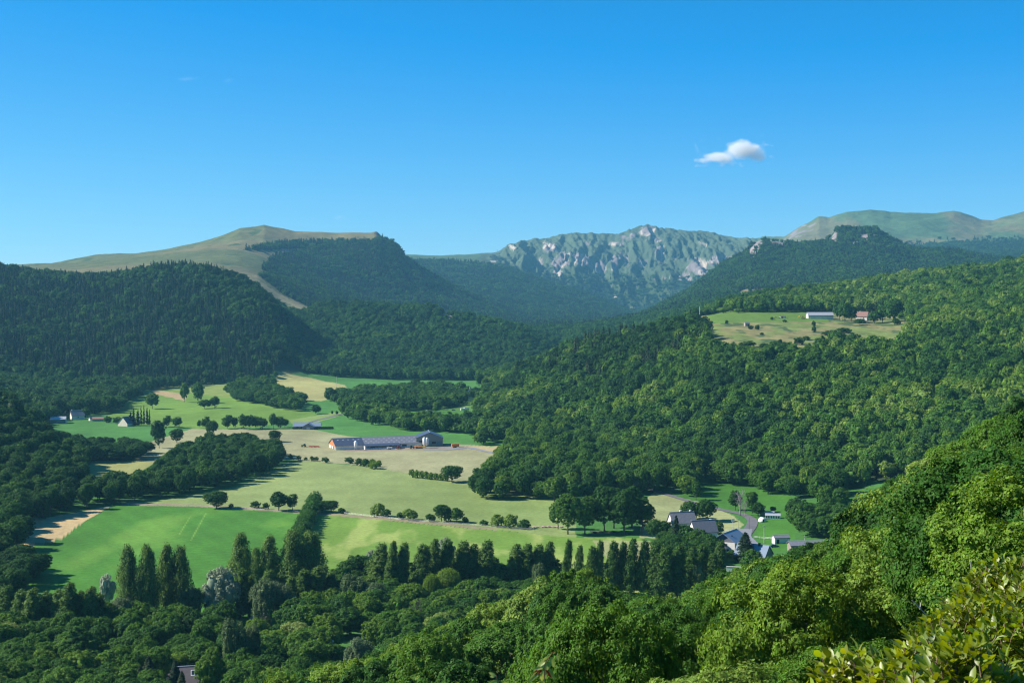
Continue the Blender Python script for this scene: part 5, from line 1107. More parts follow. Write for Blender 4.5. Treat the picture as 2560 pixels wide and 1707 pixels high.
def wagon(u, v, mat, label, L=5.5, h=1.6, xy=None, rz=None):
    a, b = xy or fl(u, v); t = thing('farm_wagon', (a, b, gz(a, b)), R(rzf if rz is None else rz), label, 'trailer')
    MB().prism([(-L / 2, .9), (L / 2, .9), (L / 2 + .3, .9 + h), (-L / 2 - .3, .9 + h)], -1.1, 1.1, 'y').build('body', mat, t); MB().box(L / 2, -.1, .7, L / 2 + 1.8, .1, .9).build('drawbar', M_steel, t)
    for sx in (-1.1, .5):
        for s in (-1, 1): wheel(t, sx, s * 1.15, .5, .35)
wagon(30, -12, M_orangep, 'orange trailer before the feed silos', 5, 1.2); wagon(33, -12.5, M_yel, 'low yellow machine by the feed silos', 6, .7); wagon(6, -9, M_whitec, 'white trailer beside the red tractor', 4, .8)
wagon(0, 0, M_orangep, 'large orange loader wagon standing right of the tall hall', 6, 2.6, xy=hp(1138, 1119), rz=20)
# bungalow
x, y = hp(768, 1071); house('bungalow', 'grey roofed bungalow at the end of the lane', 'house', x, y, 4, 26, 10, 2.8, 3.0, M_white, M_metal, over=.6, wins=[('F', -9, .9, 2, 1.2), ('F', 9, .9, 2, 1.2)], doors=[('F', -5, 0, 1.2, 2.1, M_dark)])
house('garage_wing', 'grey gabled front wing of the bungalow', 'house', x + 2.5, y - 6.5, 90, 9, 11, 2.8, 3.1, M_greyroof, M_metal, over=.5, doors=[('L', 0, 0, 3, 2.2, M_steel)])
for i in range(14):
    hx2, hy2, _ = at(792 + i * 3.0, 1072.5); o = plant('hedge_bush', 'shrub', hx2, hy2, 2.6, 2.6, .1); tag(o, f"clipped dark hedge bush, {nth(i)} counted right from the bungalow", 'bush', 'hedge bushes beside the bungalow')
for i in range(6):
    hx2, hy2, _ = at(733 + i * 3.5, 1072.5); o = plant('hedge_bush', 'shrub', hx2, hy2, 2.0, 2.4, .1); tag(o, f"low dark hedge bush, {nth(i)} from the left before the bungalow", 'bush', 'hedge bushes before the bungalow')
# left farm
x, y = hp(146, 1057); house('metal_shed', 'pale metal farm shed with front wall shade painted dark teal', 'barn', x, y, 14, 15, 15, 4.2, 2.2, M_white, M_steel, over=.4, doors=[('L', 1.5, 0, 5, 3.4, M_dark)])
q = MB().box(-7.45, -7.62, 0, 7.45, -7.52, 4.1).build('front_wall_shade', M_teal, bpy.data.objects['metal_shed'])  # shade of the front wall, painted as a dark teal sheet over the white
x, y = hp(193, 1048); house('farmhouse', 'farmhouse with worn tin roof half hidden by trees', 'house', x, y, 30, 13, 9, 4.5, 5, M_cream, M_slate2, chim=[(-5.5, 0, 1.0)], wins=[('F', 0, 2, 1, 1.2)])
x, y = hp(246, 1052); house('red_roof_shed', 'low shed with faded red roof right of the farmhouse', 'shed', x, y, 6, 11, 6, 2.2, 1.6, M_stone, M_tile, over=.4)
x, y = hp(228, 1051); house('white_outhouse', 'tiny white gabled outhouse left of the red roofed shed', 'shed', x, y, 40, 4, 4, 1.8, 1.6, M_white, M_greyroof, over=.3)
x, y = hp(318, 1064); house('white_gable_house', 'cream gabled house against the dark conifers', 'house', x, y, 62, 13, 12.5, 3.0, 6.2, M_cream, M_slate, over=.4)
# far stone house among trees
x, y = hp(1178, 1003); house('stone_gable_house', 'tall pale gable with chimney among trees beyond the far field', 'house', x, y, 70, 12, 9, 7.5, 6, M_cream, M_slate, over=.3, chim=[(-5.4, 0, 2.0)], z=gz(x, y) + 2, wins=[('L', 0, 5, .9, 1.2)])
x, y = hp(930, 983); house('field_barn', 'small open dark field barn at the foot of the wood', 'shed', x, y, 6, 17, 8, 3.4, 2.2, M_stone, M_brownroof, over=.5, doors=[('F', -3, 0, 3, 2.6, M_dark), ('F', 3, 0, 3, 2.6, M_dark)])
# upper farm
x, y = hp(2049, 796); house('upper_barn', 'long pale roofed barn on the upper meadow', 'barn', x, y, 2, 31, 12, 3.9, 3.6, M_white, M_steel, over=.6, doors=[('F', -9, 0, 3, 2.8, M_white), ('F', 8, 0, 3, 2.8, M_white)])
q = MB().box(-15.6, -6.12, 2.9, 15.6, -6.03, 3.9).build('fascia_band', M_tile, bpy.data.objects['upper_barn'])
x, y = hp(2008, 797); t = thing('yellow_digger', (x, y, gz(x, y)), R(170), 'yellow digger parked beside the long pale upper barn', 'digger')
MB().prism([(-2.6, 1.0), (1.2, 1.0), (1.2, 2.0), (-1, 2.6), (-2.6, 2.4)], -1.3, 1.3, 'y').build('body', M_yel, t); MB().prism([(-.4, 2.2), (1.3, 2.0), (1.1, 3.4), (-.3, 3.4)], -.8, .8, 'y').build('cab', M_glass, t)
MB().tube([(1.0, 0, 1.8), (3.6, 0, 4.0), (6.2, 0, 2.4)], .4, 6).build('arm', M_yel, t); MB().prism([(5.6, 2.5), (6.8, 2.4), (6.6, 1.2), (5.8, 1.4)], -.6, .6, 'y').build('bucket', M_yel, t)
for s in (-1, 1): MB().prism([(-2.4, 0), (2.2, 0), (2.6, .5), (2.2, 1.0), (-2.4, 1.0), (-2.8, .5)], s * 1.2 - .3, s * 1.2 + .3, 'y').build('track', M_rubber, t)
x, y = hp(2156, 800); house('red_tile_farmhouse', 'white farmhouse with red tiled roof at the upper farm', 'house', x, y, -30, 14, 10, 4.6, 5.4, M_white, M_tile, over=.5, chim=[(-3, 0, .8)], wins=[('R', 0, 5.2, 1.0, 1.2), ('R', -2, 1.6, 1.1, 1.3), ('F', 3, 1.6, 1.2, 1.3)])
x, y = hp(1867, 815); house('stone_hut', 'grey stone hut alone on the dry upper meadow', 'hut', x, y, 10, 5.4, 4.6, 3.2, 1.0, M_stone, M_greyroof, over=.15, doors=[('F', 1, 0, 1, 1.8, M_dark)])
x, y = hp(1957, 795); house('animal_shelter', 'tiny dark shelter beside the grazing cows', 'shed', x, y, 5, 7, 3, 1.6, .6, M_whitec, M_brownroof, over=.3, doors=[('F', -1, 0, 2, 1.3, M_dark)])
# cows: one continuous body each
def cow_mesh():
    me = bpy.data.meshes.new('cow'); 
    P = [(0, 0, 1.05), (.55, 0, 1.12), (-.6, 0, 1.1), (.95, 0, 1.15), (1.25, 0, .95), (1.55, 0, .62), (.6, .22, .6), (.6, .22, .02), (.6, -.22, .6), (.65, -.22, .02), (-.68, .22, .65), (-.78, .22, .32), (-.68, .22, .02), (-.68, -.22, .65), (-.8, -.22, .32), (-.7, -.22, .02), (-.98, 0, 1.0), (-1.05, 0, .5)]
    E = [(0, 1), (0, 2), (1, 3), (3, 4), (4, 5), (1, 6), (6, 7), (1, 8), (8, 9), (2, 10), (10, 11), (11, 12), (2, 13), (13, 14), (14, 15), (2, 16), (16, 17)]
    Rr = [.40, .36, .36, .24, .17, .11, .13, .07, .13, .07, .15, .08, .07, .15, .08, .07, .06, .04]
    me.from_pydata(P, E, []); o = bpy.data.objects.new('cow_shape', me); col.objects.link(o)
    o.modifiers.new('s', 'SKIN'); o.modifiers.new('u', 'SUBSURF').levels = 1
    for v, r in zip(me.skin_vertices[0].data, Rr): v.radius = (r, r)
    me.skin_vertices[0].data[0].use_root = True
    dg = bpy.context.evaluated_depsgraph_get(); m2 = bpy.data.meshes.new_from_object(o.evaluated_get(dg)); m2.name = 'cow'; bpy.data.objects.remove(o); return m2
cm_ = cow_mesh(); cm_.materials.clear(); cm_.materials.append(plain('brown_hide', (.07, .035, .025), .8, .4, 1.5))
for i, (px, py, r_) in enumerate([(1936, 798, 20), (1940, 795, 160), (1945, 797, 80), (1949, 796, 200)]):
    x, y = hp(px, py); o = link(bpy.data.objects.new('cow', cm_)); o.location = (x, y, gz(x, y)); o.rotation_euler = (0, 0, R(r_)); tag(o, f"dark brown cow grazing, {nth(i)} from the left on the upper meadow", 'cow', 'cows on the upper meadow')
# bottom house, garden shed, tents, lamps
Yh = 462; xh = at_y(490, 1700, Yh)[0]; house('brown_roof_house', 'house with brown roof and skylight at the bottom of the camp', 'house', xh, Yh, 12, 11, 10, 3.2, 4.6, M_white, M_brownroof, over=.6, chim=[(4.4, .1, .8)], cm=M_steel)
bo = bpy.data.objects['brown_roof_house']; ro = [c for c in bo.children if c.name.startswith('roof')][0]
sk = MB(); a0 = 4.6 / 5.0
for (ya, yb, lift, xa, xb, mt, nm) in ((-1.2, -2.8, .38, -1.6, -.3, M_whitec, 'skylight_frame'), (-1.4, -2.6, .44, -1.4, -.5, M_glass, 'skylight')):
    q = MB(); z1_, z2_ = 7.8 + ya * a0, 7.8 + yb * a0; q.quad((xa, ya, z1_ + lift), (xb, ya, z1_ + lift), (xb, yb, z2_ + lift), (xa, yb, z2_ + lift)); q.quad((xa, ya, z1_ + lift - .15), (xa, yb, z2_ + lift - .15), (xb, yb, z2_ + lift - .15), (xb, ya, z1_ + lift - .15)); q.build(nm, mt, ro)
xg = at_y(458, 1690, 480)[0]; t = thing('yellow_tower', (xg, 480, 0), R(12), 'yellow rendered chimney block behind the brown roof', 'chimney'); MB().box(-1.1, -1, 0, 1.1, 1, 6.0).build('wall', M_yellowp, t); MB().box(-1.4, -1.3, 6.0, 1.4, 1.3, 6.2).build('cap', M_yellowp, t)
x4 = at_y(438, 1690, 474)[0]; house('back_wing', 'low brown roofed wing behind the bottom house', 'house', x4, 474, 8, 13, 8, 2.8, 2.4, M_white, M_brownroof, over=.5)
x5 = at_y(333, 1700, 458)[0]; house('side_wing', 'small grey-brown roof left of the green conifers', 'house', x5, 458, 8, 5, 5, 3.6, 2.0, M_white, M_brownroof, over=.5)
x, y = hp(652, 1563); house('pink_shed', 'small pinkish rendered shed with grey roof beside a bright lawn', 'shed', x, y, -28, 6.5, 5, 2.6, 1.8, plain('pinkish_render', (.62, .47, .40), .85, .2, 2), M_slate, over=.3)
def tent(px, py, rz, mat, label, s=1.0):
    x, y = hp(px, py); t = thing('frame_tent', (x, y, gz(x, y)), R(rz), label, 'tent'); MB().prism([(-1.8 * s, 0), (1.8 * s, 0), (1.5 * s, 1.2 * s), (0, 2.4 * s), (-1.5 * s, 1.2 * s)], -2.5 * s, 2.5 * s, 'x').build('canopy', mat, t)
    MB().box(2.52 * s, -.6, 0, 2.56 * s, .6, 1.6).build('flap', M_dark, t)
M_tentb = plain('blue_canvas', (.05, .12, .22), .7, .1); tent(192, 1592, 35, M_tentb, 'blue frame tent behind the bronze-tinged tree', 1.5); tent(165, 1590, 35, M_tentb, 'pale striped blue tent beside another tent', 1.3); tent(363, 1566, 20, M_whitec, 'small white tent below the tall aspens', .9)
def lamp(px, py_top, label, Y=505):
    x = at_y(px, py_top, Y)[0]; zt = at_y(px, py_top, Y)[2]; z0_ = gz(x, Y)
    t = thing('street_lamp', (x, Y, z0_), 0, label, 'street lamp', 'green lamp posts of the camp'); h = zt - z0_
    MB().tube([(0, 0, 0), (0, 0, h)], [.14, .08], 8).build('post', M_lampgreen, t); MB().tube([(0, 0, h - 3.2), (.9, 0, h - 2.7), (1.2, 0, h - 3.3)], .07, 6).build('arm', M_lampgreen, t)
    q = MB(); q.lathe([(.02, .45), (.3, .35), (.45, 0), (.3, -.35), (.02, -.45)], 0, 0, 12); o = q.build('lamp_globe', M_whitec, t, True); o.location = (1.25, 0, h - 3.6)
lamp(540, 1605, 'green lamp post with white globe above the bright green tree', 500); lamp(823, 1577, 'green lamp post with white globe left of the small lawn'); lamp(1101, 1553, 'green lamp post with white globe beneath the bare purple tree')
lamp(220, 1650, 'green lamp post half hidden among dark trees at the bottom', 470)
# masts on the far ridge
for px, pt, Y, lb in [(1258, 618, 9300, 'thin lift pylon on the far ridge left of the cliffs'), (1243, 624, 9300, 'smaller lift pylon left of the taller one on the ridge'), (420, 650, 3600, 'tiny white mast on the grassy plateau above the wood')]:
    x, y_, z2_ = at_y(px, pt, Y); z1_ = gz(x, Y); t = thing('mast', (x, Y, z1_), 0, lb, 'mast'); MB().tube([(0, 0, 0), (0, 0, max(5, z2_ - z1_))], [1.2 if Y > 5000 else .5, .6 if Y > 5000 else .3], 6).build('shaft', M_dark if Y > 5000 else M_whitec, t)

# ------------------------------------------------------------------ roads, fences, stones
def ribbon(name, pts, w, mat, lift=.06, kind='structure', label=None, cat=None):
    Q = [at(a, b, 420)[:2] for a, b in pts]; D = []
    for i in range(len(Q) - 1):
        n_ = max(2, int(math.dist(Q[i], Q[i + 1]) / 4)); 
        p0 = Q[max(i - 1, 0)]; p1 = Q[i]; p2 = Q[i + 1]; p3 = Q[min(i + 2, len(Q) - 1)]
        for k in range(n_):
            t = k / n_; D.append(tuple(.5 * ((2 * p1[j]) + (-p0[j] + p2[j]) * t + (2 * p0[j] - 5 * p1[j] + 4 * p2[j] - p3[j]) * t * t + (-p0[j] + 3 * p1[j] - 3 * p2[j] + p3[j]) * t ** 3) for j in (0, 1)))
    D.append(Q[-1]); D = np.array(D); T = np.gradient(D, axis=0); T /= np.linalg.norm(T, axis=1, keepdims=True); Nn = np.stack([-T[:, 1], T[:, 0]], 1)
    ws = np.interp(np.linspace(0, 1, len(D)), np.linspace(0, 1, len(w)), w) if hasattr(w, '__len__') else np.full(len(D), w)
    k = 4; offs = np.linspace(-.5, .5, k + 1); V = []
    for o_ in offs: P2 = D + Nn * (ws * o_)[:, None]; V.append(P2)
    V = np.stack(V, 1).reshape(-1, 2); zz = ground(V[:, 0], V[:, 1]).reshape(-1, k + 1); zz = np.repeat(zz.max(1)[:, None], k + 1, 1).ravel() + lift
    i = np.arange((len(D) - 1) * (k + 1)).reshape(-1, k + 1)[:, :-1].ravel()
    me = mesh(name, np.concatenate([V, zz[:, None]], 1), np.stack([i, i + 1, i + k + 2, i + k + 1], 1), mat); o = link(bpy.data.objects.new(name, me)); tag(o, label, cat, kind=kind); return o
ribbon('road', [(1600, 1215), (1640, 1228), (1700, 1246), (1760, 1264), (1822, 1278), (1860, 1287), (1880, 1300), (1878, 1315), (1864, 1334), (1858, 1346)], [4, 4, 4.2, 4.5, 5, 5.5, 6, 6.5, 7], M_asph, .22)
ribbon('pavement', [(1864, 1322.5), (1860, 1340), (1872, 1352), (1886, 1366), (1896, 1382), (1910, 1400)], [7.5, 8, 7, 6.5, 6, 6], M_asph2, .30)
ribbon('lane', [(768, 1057), (790, 1051), (815, 1045), (850, 1036), (880, 1030)], 4.5, M_asph, .18)
ribbon('farm_lane', [(1060, 1124), (1110, 1124), (1140, 1121), (1170, 1119), (1205, 1126), (1250, 1136)], [9, 9, 8, 5, 4.5, 4.5], M_asph2, .18)
ribbon('dirt_track', [(1140, 1040), (1146, 1048), (1156, 1060), (1170, 1072)], 6, plain('pale_earth', (.55, .42, .26), .95, .2, .3), .2)
ribbon('camp_road', [(820, 1660), (870, 1652), (930, 1642), (980, 1640)], 6, M_asph, .25)
ribbon('camp_path', [(-40, 1610), (40, 1604), (80, 1600)], 2.5, M_dirt, .25)
def stones(name, label, px0, px1, py, nst, sz, mat, cat='stone heap'):
    parts_ = []; gg = np.random.default_rng(5)
    for i in range(nst):
        x, y, z = at(px0 + (px1 - px0) * i / nst + gg.normal(0, 1), py + gg.normal(0, .5), 420); s_ = sz * gg.uniform(.5, 1.3); V, Fc = cubesphere((x, y, z + s_ * .2), np.array([s_, s_ * .8, s_ * .6]), 2); parts_.append((V + gg.normal(0, s_ * .08, V.shape), Fc))
    V, Fc = join(parts_); c = V.mean(0); o = link(bpy.data.objects.new(name, mesh(name, V - c, Fc, mat))); o.location = c; tag(o, label, cat)
stones('stone_heap', 'low heap of pinkish stones at the end of the hedgerow', 1335, 1408, 1318, 46, .9, plain('pink_stone', (.48, .36, .29), .9, .25, 2))
stones('branch_pile', 'dark pile of cut branches behind the big meadow tree', 1478, 1540, 1330, 40, .9, plain('dark_branches', (.06, .05, .04), .9, .3, 2))
def fence(name, label, pts, gap, h, rails=2, pm=None):
    Q = [at(a, b, 420)[:2] for a, b in pts]; t = thing(name, (*Q[0], gz(*Q[0])), 0, label, 'fence'); z00 = gz(*Q[0]); posts = MB(); rl = MB()
    for i in range(len(Q) - 1):
        n_ = max(1, int(math.dist(Q[i], Q[i + 1]) / gap))
        for k in range(n_ + 1):
            x = Q[i][0] + (Q[i + 1][0] - Q[i][0]) * k / n_ - Q[0][0]; y = Q[i][1] + (Q[i + 1][1] - Q[i][1]) * k / n_ - Q[0][1]; z = gz(x + Q[0][0], y + Q[0][1]) - z00
            if k < n_ or i == len(Q) - 2: MB().tube([(x, y, z - .3), (x, y, z + h)], .09, 5).build('post', pm or M_pole, t)
            if k: 
                for r_ in range(rails): rl.tube([(lx, ly, lz + h * (.5 + .4 * r_)), (x, y, z + h * (.5 + .4 * r_))], .03, 4)
            lx, ly, lz = x, y, z
    rl.build('wire', M_steel, t)
fence('field_fence', 'wire fence on wooden posts along the track above the green field', [(320, 1263), (520, 1268), (640, 1275), (745, 1281)], 6, 1.3)
fence('field_fence', 'wire fence on posts along the hedgerow across the meadow', [(860, 1285), (1000, 1300), (1240, 1319), (1335, 1326)], 7, 1.3)
fence('garden_fence', 'pale garden fence between the slate house and the road', [(1792, 1326), (1815, 1328), (1835, 1330)], 2, 1.2, 2, M_whitec)
fence('paddock_fence', 'wooden paddock fence on the lawn before the white shed', [(1885, 1345), (1940, 1349), (1965, 1350)], 3, 1.3)
x, y = hp(1826, 1346); q = plant('flowering_bush', 'shrub', x, y, 1.8, 6, .5); tag(q, 'yellow flowering bush between the hamlet roofs', 'bush')
mf = foliage('yellow_flowers', [(0.0, (.30, .22, .02)), (1.0, (.55, .40, .03))]); q.data = q.data.copy(); q.data.materials.clear(); q.data.materials.append(mf)
x, y = hp(868, 1530); q = plant('flowering_bush', 'shrub', x, y, 3.0, 4, 1.0); tag(q, 'bright yellow bush in the camp garden', 'bush'); q.data = bpy.data.objects['flowering_bush'].data
MP = foliage('purple_leaves', [(0.0, (.030, .012, .020)), (1.0, (.05, .02, .03))])
for px, lb in ((893, 'dark purple bush by the camp road, left of its twin'), (915, 'dark purple bush by the camp road, right of its twin')):
    x, y = hp(px, 1690); q = plant('purple_bush', 'shrub', x, y, 4.2, 3.4, .5); q.data = q.data.copy(); q.data.materials.clear(); q.data.materials.append(MP); tag(q, lb, 'bush')
# ------------------------------------------------------------------ leaves close to the camera
def leaf_geo(P, D, up, L, W, g):
    """a folded pointed leaf: eight vertices, six quads in all"""
    n = len(P); D = D / np.linalg.norm(D, axis=1, keepdims=True)
    S_ = np.cross(D, up); S_ /= np.maximum(1e-6, np.linalg.norm(S_, axis=1, keepdims=True)); U = np.cross(S_, D)
    L = L[:, None]; W = W[:, None]; bend = g.uniform(.05, .28, (n, 1))
    def pt(a, b, c): return P + D * L * a + S_ * W * b + U * (L * c - L * bend * a * a)
    V = np.stack([pt(0, 0, 0), pt(.3, -.42, .06), pt(.33, 0, 0), pt(.3, .42, .06), pt(.68, -.36, .05), pt(.7, 0, 0), pt(.68, .36, .05), pt(1, 0, 0)], 1).reshape(-1, 3)
    q = np.array([[0, 1, 2, 2], [1, 4, 5, 2], [2, 5, 6, 3], [4, 7, 5, 5], [5, 7, 6, 6]])
    Fq = np.array([[1, 4, 5, 2], [2, 5, 6, 3]]); Ft = np.array([[0, 1, 2], [0, 2, 3], [4, 7, 5], [5, 7, 6]])
    o = (np.arange(n) * 8)[:, None, None]; return V, (o + Fq).reshape(-1, 4), (o + Ft).reshape(-1, 3)

def leaf_mesh(name, V, Q, T, mat):
    me = bpy.data.meshes.new(name); me.vertices.add(len(V)); me.vertices.foreach_set('co', V.astype(np.float32).ravel())
    lp = np.concatenate([Q.ravel(), T.ravel()]).astype(np.int32); me.loops.add(len(lp)); me.loops.foreach_set('vertex_index', lp)
    ls = np.concatenate([np.arange(len(Q)) * 4, len(Q) * 4 + np.arange(len(T)) * 3]).astype(np.int32); lt = np.concatenate([np.full(len(Q), 4), np.full(len(T), 3)]).astype(np.int32)
    me.polygons.add(len(ls)); me.polygons.foreach_set('loop_start', ls); me.polygons.foreach_set('loop_total', lt); me.update(calc_edges=True); me.materials.append(mat); return me
M_nearleaf = foliage('yellow_green_leaves', [(0.0, (.085, .15, .018)), (1.0, (.42, .34, .04)), (.5, (.17, .24, .022)), (.8, (.27, .31, .03))], trans=.42, spec=.5, rough=.4)  # yellow-green leaf colours of the near bushes
M_twig = plain('twig_bark', (.20, .13, .085), .8, .3, 30)

def leafy_bush(name, label, cx, cy, base, shoots, Lf, tint, spread, hgt, seed):
    g = np.random.default_rng(seed); t = thing(name, (cx, cy, base), 0, label, 'bush'); br = MB(); P, D, U = [], [], []
    for i in range(shoots):
        an = g.uniform(0, 6.283); q = math.sqrt(g.uniform(0, 1)); r = spread * q; dome = hgt - spread * 1.1 * q * q * g.uniform(.75, 1.1) - g.uniform(0, .10)
        tip = Vector((r * math.cos(an), r * math.sin(an) * .8, dome)); ln = g.uniform(.55, 1.0)
        out = Vector((math.cos(an) * q * .75 + g.normal() * .18, math.sin(an) * q * .75 + g.normal() * .18, 1)).normalized(); root = tip - out * ln + Vector((g.normal() * .06, g.normal() * .06, 0)); mid = tip - out * ln * .45 + Vector((g.normal() * .05, g.normal() * .05, .03)); pts = []
        for k in range(7):
            s = k / 6; pts.append(root * (1 - s) ** 2 + mid * 2 * s * (1 - s) + tip * s * s)
        br.tube([tuple(p) for p in pts], [.0045 * (1 - k / 9) + .001 for k in range(7)], 4)
        nl_ = 34
        for k in range(nl_):
            s = .12 + .88 * k / (nl_ - 1); p = root * (1 - s) ** 2 + mid * 2 * s * (1 - s) + tip * s * s
            ax = (tip - mid).normalized(); a2 = k * 2.4 + g.uniform(-.3, .3); sd_ = Vector((math.cos(a2), math.sin(a2), .25)); d = (ax * (.35 + .6 * s) + sd_).normalized()
            P.append(tuple(p + d * .01)); D.append(tuple(d)); U.append((g.normal() * .5, g.normal() * .5, 1))
    for i in range(9):
        an = i * 2.4; br.tube([(0, 0, -.3), (spread * .25 * math.cos(an), spread * .25 * math.sin(an), hgt * .4), (spread * .6 * math.cos(an), spread * .5 * math.sin(an), hgt - spread * 1.0)], [.022, .016, .006], 5)
    br.build('twigs', M_twig, t); n = len(P)
    V, Q, T = leaf_geo(np.array(P), np.array(D), np.array(U), Lf * g.uniform(.6, 1.2, n), Lf * .55 * g.uniform(.7, 1.15, n), g)
    o = link(bpy.data.objects.new('leaves', leaf_mesh('leaves', V, Q, T, M_nearleaf)), t); o['tint'] = tint; return t

def at_px(px, py, Y): X, Y, z = at_y(px, py, Y); return X, z
# bushes at the lower right, close enough for single leaves
for i, (px, top, Y, sp_, sh, Lf, tint, lb) in enumerate([
    (2530, 1395, 10.5, .72, 330, .070, .55, 'tall bush with yellow-green leaves, uppermost of the near foreground bushes'),
    (2440, 1490, 9.0, .60, 280, .068, .62, 'yellow-green leafy bush just below the uppermost near bush'),
    (2560, 1520, 7.5, .50, 240, .068, .50, 'blurred leafy bush at the very edge of the near foreground'),
    (2150, 1612, 6.5, .36, 170, .066, .68, 'small orange-tipped leafy bush at the bottom, first of the near bushes'),
    (2270, 1618, 6.0, .34, 170, .066, .70, 'yellowish leafy bush at the bottom between two other near bushes'),
    (2420, 1600, 5.6, .36, 170, .070, .60, 'blurred yellow-green leafy bush low in the near foreground'),
    (2350, 1575, 8.0, .50, 240, .070, .52, 'green leafy bush filling the gap behind the lower near bushes'),
    (2620, 1420, 9.0, .60, 200, .074, .60, 'near bush cut by the picture edge with fresh yellow-green leaves')]):
    x, z = at_px(px, top, Y); gb_ = min(gz(x, Y), z - .9); leafy_bush('leafy_bush', lb, x, Y, gb_, sh, Lf, tint, sp_, z - gb_, 900 + i)

# two cherry shoots with hanging leaves
M_cherry = foliage('cherry_leaves', [(0.0, (.16, .28, .03)), (1.0, (.44, .52, .12))], trans=.4, spec=.6, rough=.3); M_redleaf = foliage('red_leaves', [(0.0, (.30, .03, .02)), (1.0, (.45, .10, .03))], trans=.4)
M_redtwig = plain('reddish_twig', (.30, .10, .05), .6, .2, 30)
def cherry(label, Y, base_px, tip_pts, leaves):
    s = Y / F
    def W(p): x, z = at_px(p[0], p[1], Y); return Vector((x, Y + (p[2] * s if len(p) > 2 else 0), z))
    o0 = W(base_px); t = thing('cherry_shoot', tuple(o0), 0, label, 'tree shoot'); q = MB()
    for pts, r in tip_pts: q.tube([tuple(W(p) - o0) for p in pts], [r * (1 - .5 * k / len(pts)) * .4 for k in range(len(pts))], 6)
    q.build('stem', M_redtwig, t); gg = np.random.default_rng(int(base_px[0]))
    for cls, mat, nm in ((0, M_cherry, 'leaf'), (1, M_redleaf, 'leaf')):
        for (a, b, w_, c_) in leaves:
            if c_ != cls: continue
            A, B = W(a) - o0, W(b) - o0; D = np.array([B - A]); V, Q, T = leaf_geo(np.array([A]), D, np.array([[gg.normal() * .5, -1.0, .25]]), np.array([D_ for D_ in [float((B - A).length) * 1.3]]), np.array([w_ * s * 1.5]), gg)
            o = link(bpy.data.objects.new(nm, leaf_mesh(nm, V, Q, T, mat)), t); o['tint'] = float(gg.uniform(.6, 1))
    return t
cherry('cherry shoot with hooked tip, hanging green leaves and reddened older ones', 5.2, (1366, 1760), [([(1366, 1760, 0), (1362, 1700, 2), (1360, 1670, 0), (1366, 1650, 0), (1374, 1640, 0)], .006), ([(1374, 1640), (1379, 1632), (1388, 1630), (1393, 1636)], .003)],
    [((1366, 1648), (1347, 1662), 9, 0), ((1366, 1640), (1362, 1656), 10, 0), ((1376, 1642), (1384, 1662), 11, 0), ((1372, 1650), (1374, 1666), 8, 0), ((1366, 1654), (1368, 1672), 10, 0), ((1362, 1662), (1340, 1672), 8, 0), ((1374, 1668), (1382, 1694), 10, 0), ((1360, 1672), (1358, 1698), 16, 0), ((1350, 1674), (1326, 1700), 9, 0), ((1393, 1634), (1395, 1648), 8, 0), ((1356, 1672), (1342, 1686), 8, 1), ((1348, 1672), (1336, 1684), 7, 1), ((1366, 1672), (1376, 1690), 8, 1), ((1358, 1696), (1362, 1716), 9, 0), ((1352, 1700), (1336, 1716), 9, 0)])
cherry('shorter cherry shoot whose leaves arch outward at the bottom edge', 4.8, (1248, 1760), [([(1250, 1760, 0), (1248, 1720, 0), (1244, 1700, 0), (1240, 1688, 0)], .006)],
    [((1246, 1698), (1222, 1712), 9, 0), ((1248, 1700), (1234, 1722), 9, 0), ((1250, 1702), (1268, 1712), 10, 0), ((1252, 1704), (1262, 1730), 9, 0), ((1240, 1688), (1226, 1682), 6, 0), ((1240, 1687), (1228, 1690), 6, 0), ((1246, 1704), (1250, 1730), 12, 0), ((1238, 1706), (1226, 1728), 7, 1)])
# bare twigs reaching out of the near bushes
tw = MB(); Yt = 14.0
for pts in ([(2440, 1612), (2380, 1580), (2330, 1550), (2300, 1520), (2280, 1500)], [(2300, 1522), (2303, 1505)], [(2345, 1560), (2310, 1585), (2295, 1575)], [(2480, 1470), (2450, 1460), (2430, 1430), (2425, 1400)], [(2450, 1460), (2470, 1430), (2490, 1400)]):
    tw.tube([(at_px(a, b, Yt)[0], Yt, at_px(a, b, Yt)[1]) for a, b in pts], [.007 * (1 - .6 * k / len(pts)) for k in range(len(pts))], 5)
c0 = Vector(tw.v[0]); tw.v = [tuple(Vector(v) - c0) for v in tw.v]; to = tw.build('bare_twigs', M_palebark); to.location = c0; tag(to, 'leafless grey twigs reaching out between the near bushes', 'branch')

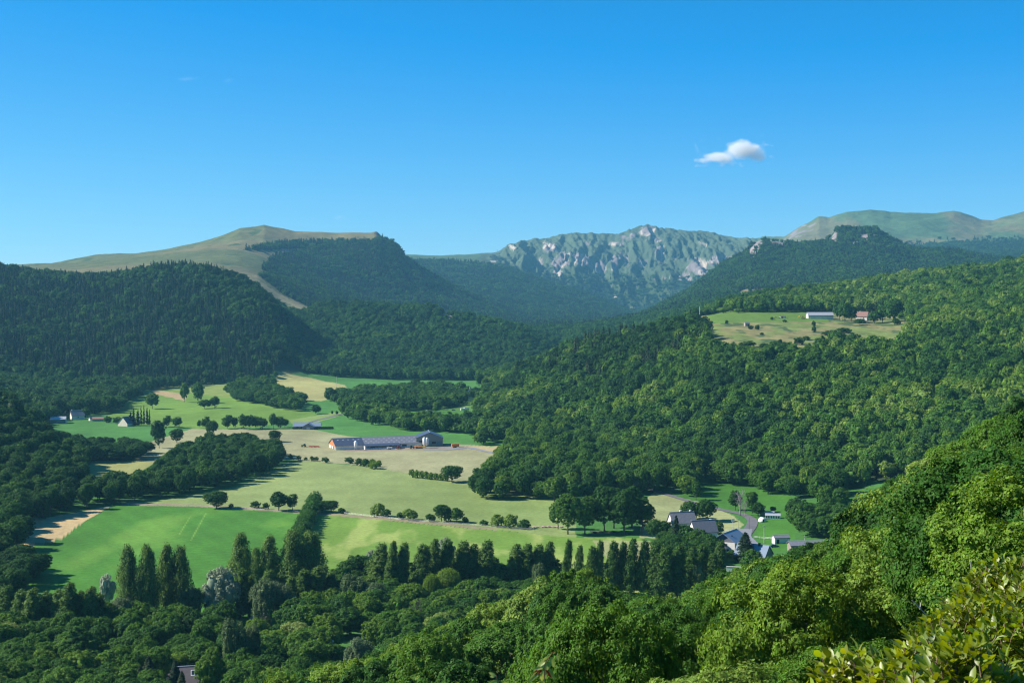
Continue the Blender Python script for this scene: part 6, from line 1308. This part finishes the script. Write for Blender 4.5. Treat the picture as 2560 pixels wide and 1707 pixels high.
# ------------------------------------------------------------------ clouds
def cloud(name, label, px, py, Y, wpx, hpx, blobs, dens):
    s = Y / F; x, y, z = at_y(px, py, Y); o = MB().box(-wpx * s / 2, -wpx * s / 4, -hpx * s / 2, wpx * s / 2, wpx * s / 4, hpx * s / 2)
    m, t, out = nodes(name); L = t.links.new; tc = N(t, 'ShaderNodeTexCoord')
    nz = N(t, 'ShaderNodeTexNoise', Scale=3.2, Detail=4.0, Roughness=.6); mp = N(t, 'ShaderNodeMapping'); k = 1 / (wpx * s); mp.inputs['Scale'].default_value = (k * 1.6, k * 1.6, k * 2.6)
    L(tc.outputs['Object'], mp.inputs[0]); L(mp.outputs[0], nz.inputs['Vector'])
    acc = None
    for (bx_, bz_, rx_, rz_, a_) in blobs:
        ma = N(t, 'ShaderNodeMapping', _vector_type='POINT'); ma.inputs['Scale'].default_value = (1 / (rx_ * s), 1 / (rx_ * s * .8), 1 / (rz_ * s)); ma.inputs['Location'].default_value = (-bx_ / rx_, 0, bz_ / rz_)
        L(tc.outputs['Object'], ma.inputs[0]); ln = N(t, 'ShaderNodeVectorMath', _operation='LENGTH'); L(ma.outputs[0], ln.inputs[0])
        mr = N(t, 'ShaderNodeMapRange'); mr.inputs['From Min'].default_value = 0; mr.inputs['From Max'].default_value = 1; mr.inputs['To Min'].default_value = a_; mr.inputs['To Max'].default_value = 0
        L(ln.outputs['Value'], mr.inputs['Value'])
        if acc is None: acc = mr.outputs[0]
        else: mx = N(t, 'ShaderNodeMath', _operation='MAXIMUM'); L(acc, mx.inputs[0]); L(mr.outputs[0], mx.inputs[1]); acc = mx.outputs[0]
    ad = N(t, 'ShaderNodeMath', _operation='MULTIPLY_ADD'); ad.inputs[1].default_value = 1.5; ad.inputs[2].default_value = -.95; L(nz.outputs['Fac'], ad.inputs[0])
    sm = N(t, 'ShaderNodeMath', _operation='ADD'); L(ad.outputs[0], sm.inputs[0]); L(acc, sm.inputs[1])
    m1 = N(t, 'ShaderNodeMath', _operation='MULTIPLY'); m1.use_clamp = True; m1.inputs[1].default_value = 1.6; L(sm.outputs[0], m1.inputs[0])
    m2 = N(t, 'ShaderNodeMath', _operation='MULTIPLY'); m2.inputs[1].default_value = dens; L(m1.outputs[0], m2.inputs[0])
    sc_ = N(t, 'ShaderNodeVolumePrincipled', Anisotropy=.0); sc_.inputs['Color'].default_value = (1, 1, 1, 1); L(m2.outputs[0], sc_.inputs['Density']); L(sc_.outputs[0], out.inputs['Volume'])
    c = o.build(name, m); c.location = (x, y, z); tag(c, label, 'cloud', kind='stuff'); return c
cloud('cloud', 'small white cloud alone over the right mountains', 1832, 378, 15000, 190, 74, [(22, -4, 52, 30, 1.15), (-38, 16, 58, 18, .85), (60, 10, 36, 24, .9), (-75, 22, 32, 10, .6)], .03)
cloud('cloud_wisp', 'faint wisp of cloud above the cliff end of the plateau', 846, 544, 15000, 60, 30, [(0, 0, 24, 10, .8)], .0016)
cloud('cloud_wisp', 'faint long wisp of cloud high on the left', 470, 198, 15000, 90, 26, [(-5, 0, 40, 8, .75)], .0010)
cloud('cloud_wisp', 'faint round wisp of cloud beside the long one', 570, 202, 15000, 50, 30, [(0, 0, 20, 11, .75)], .0009)
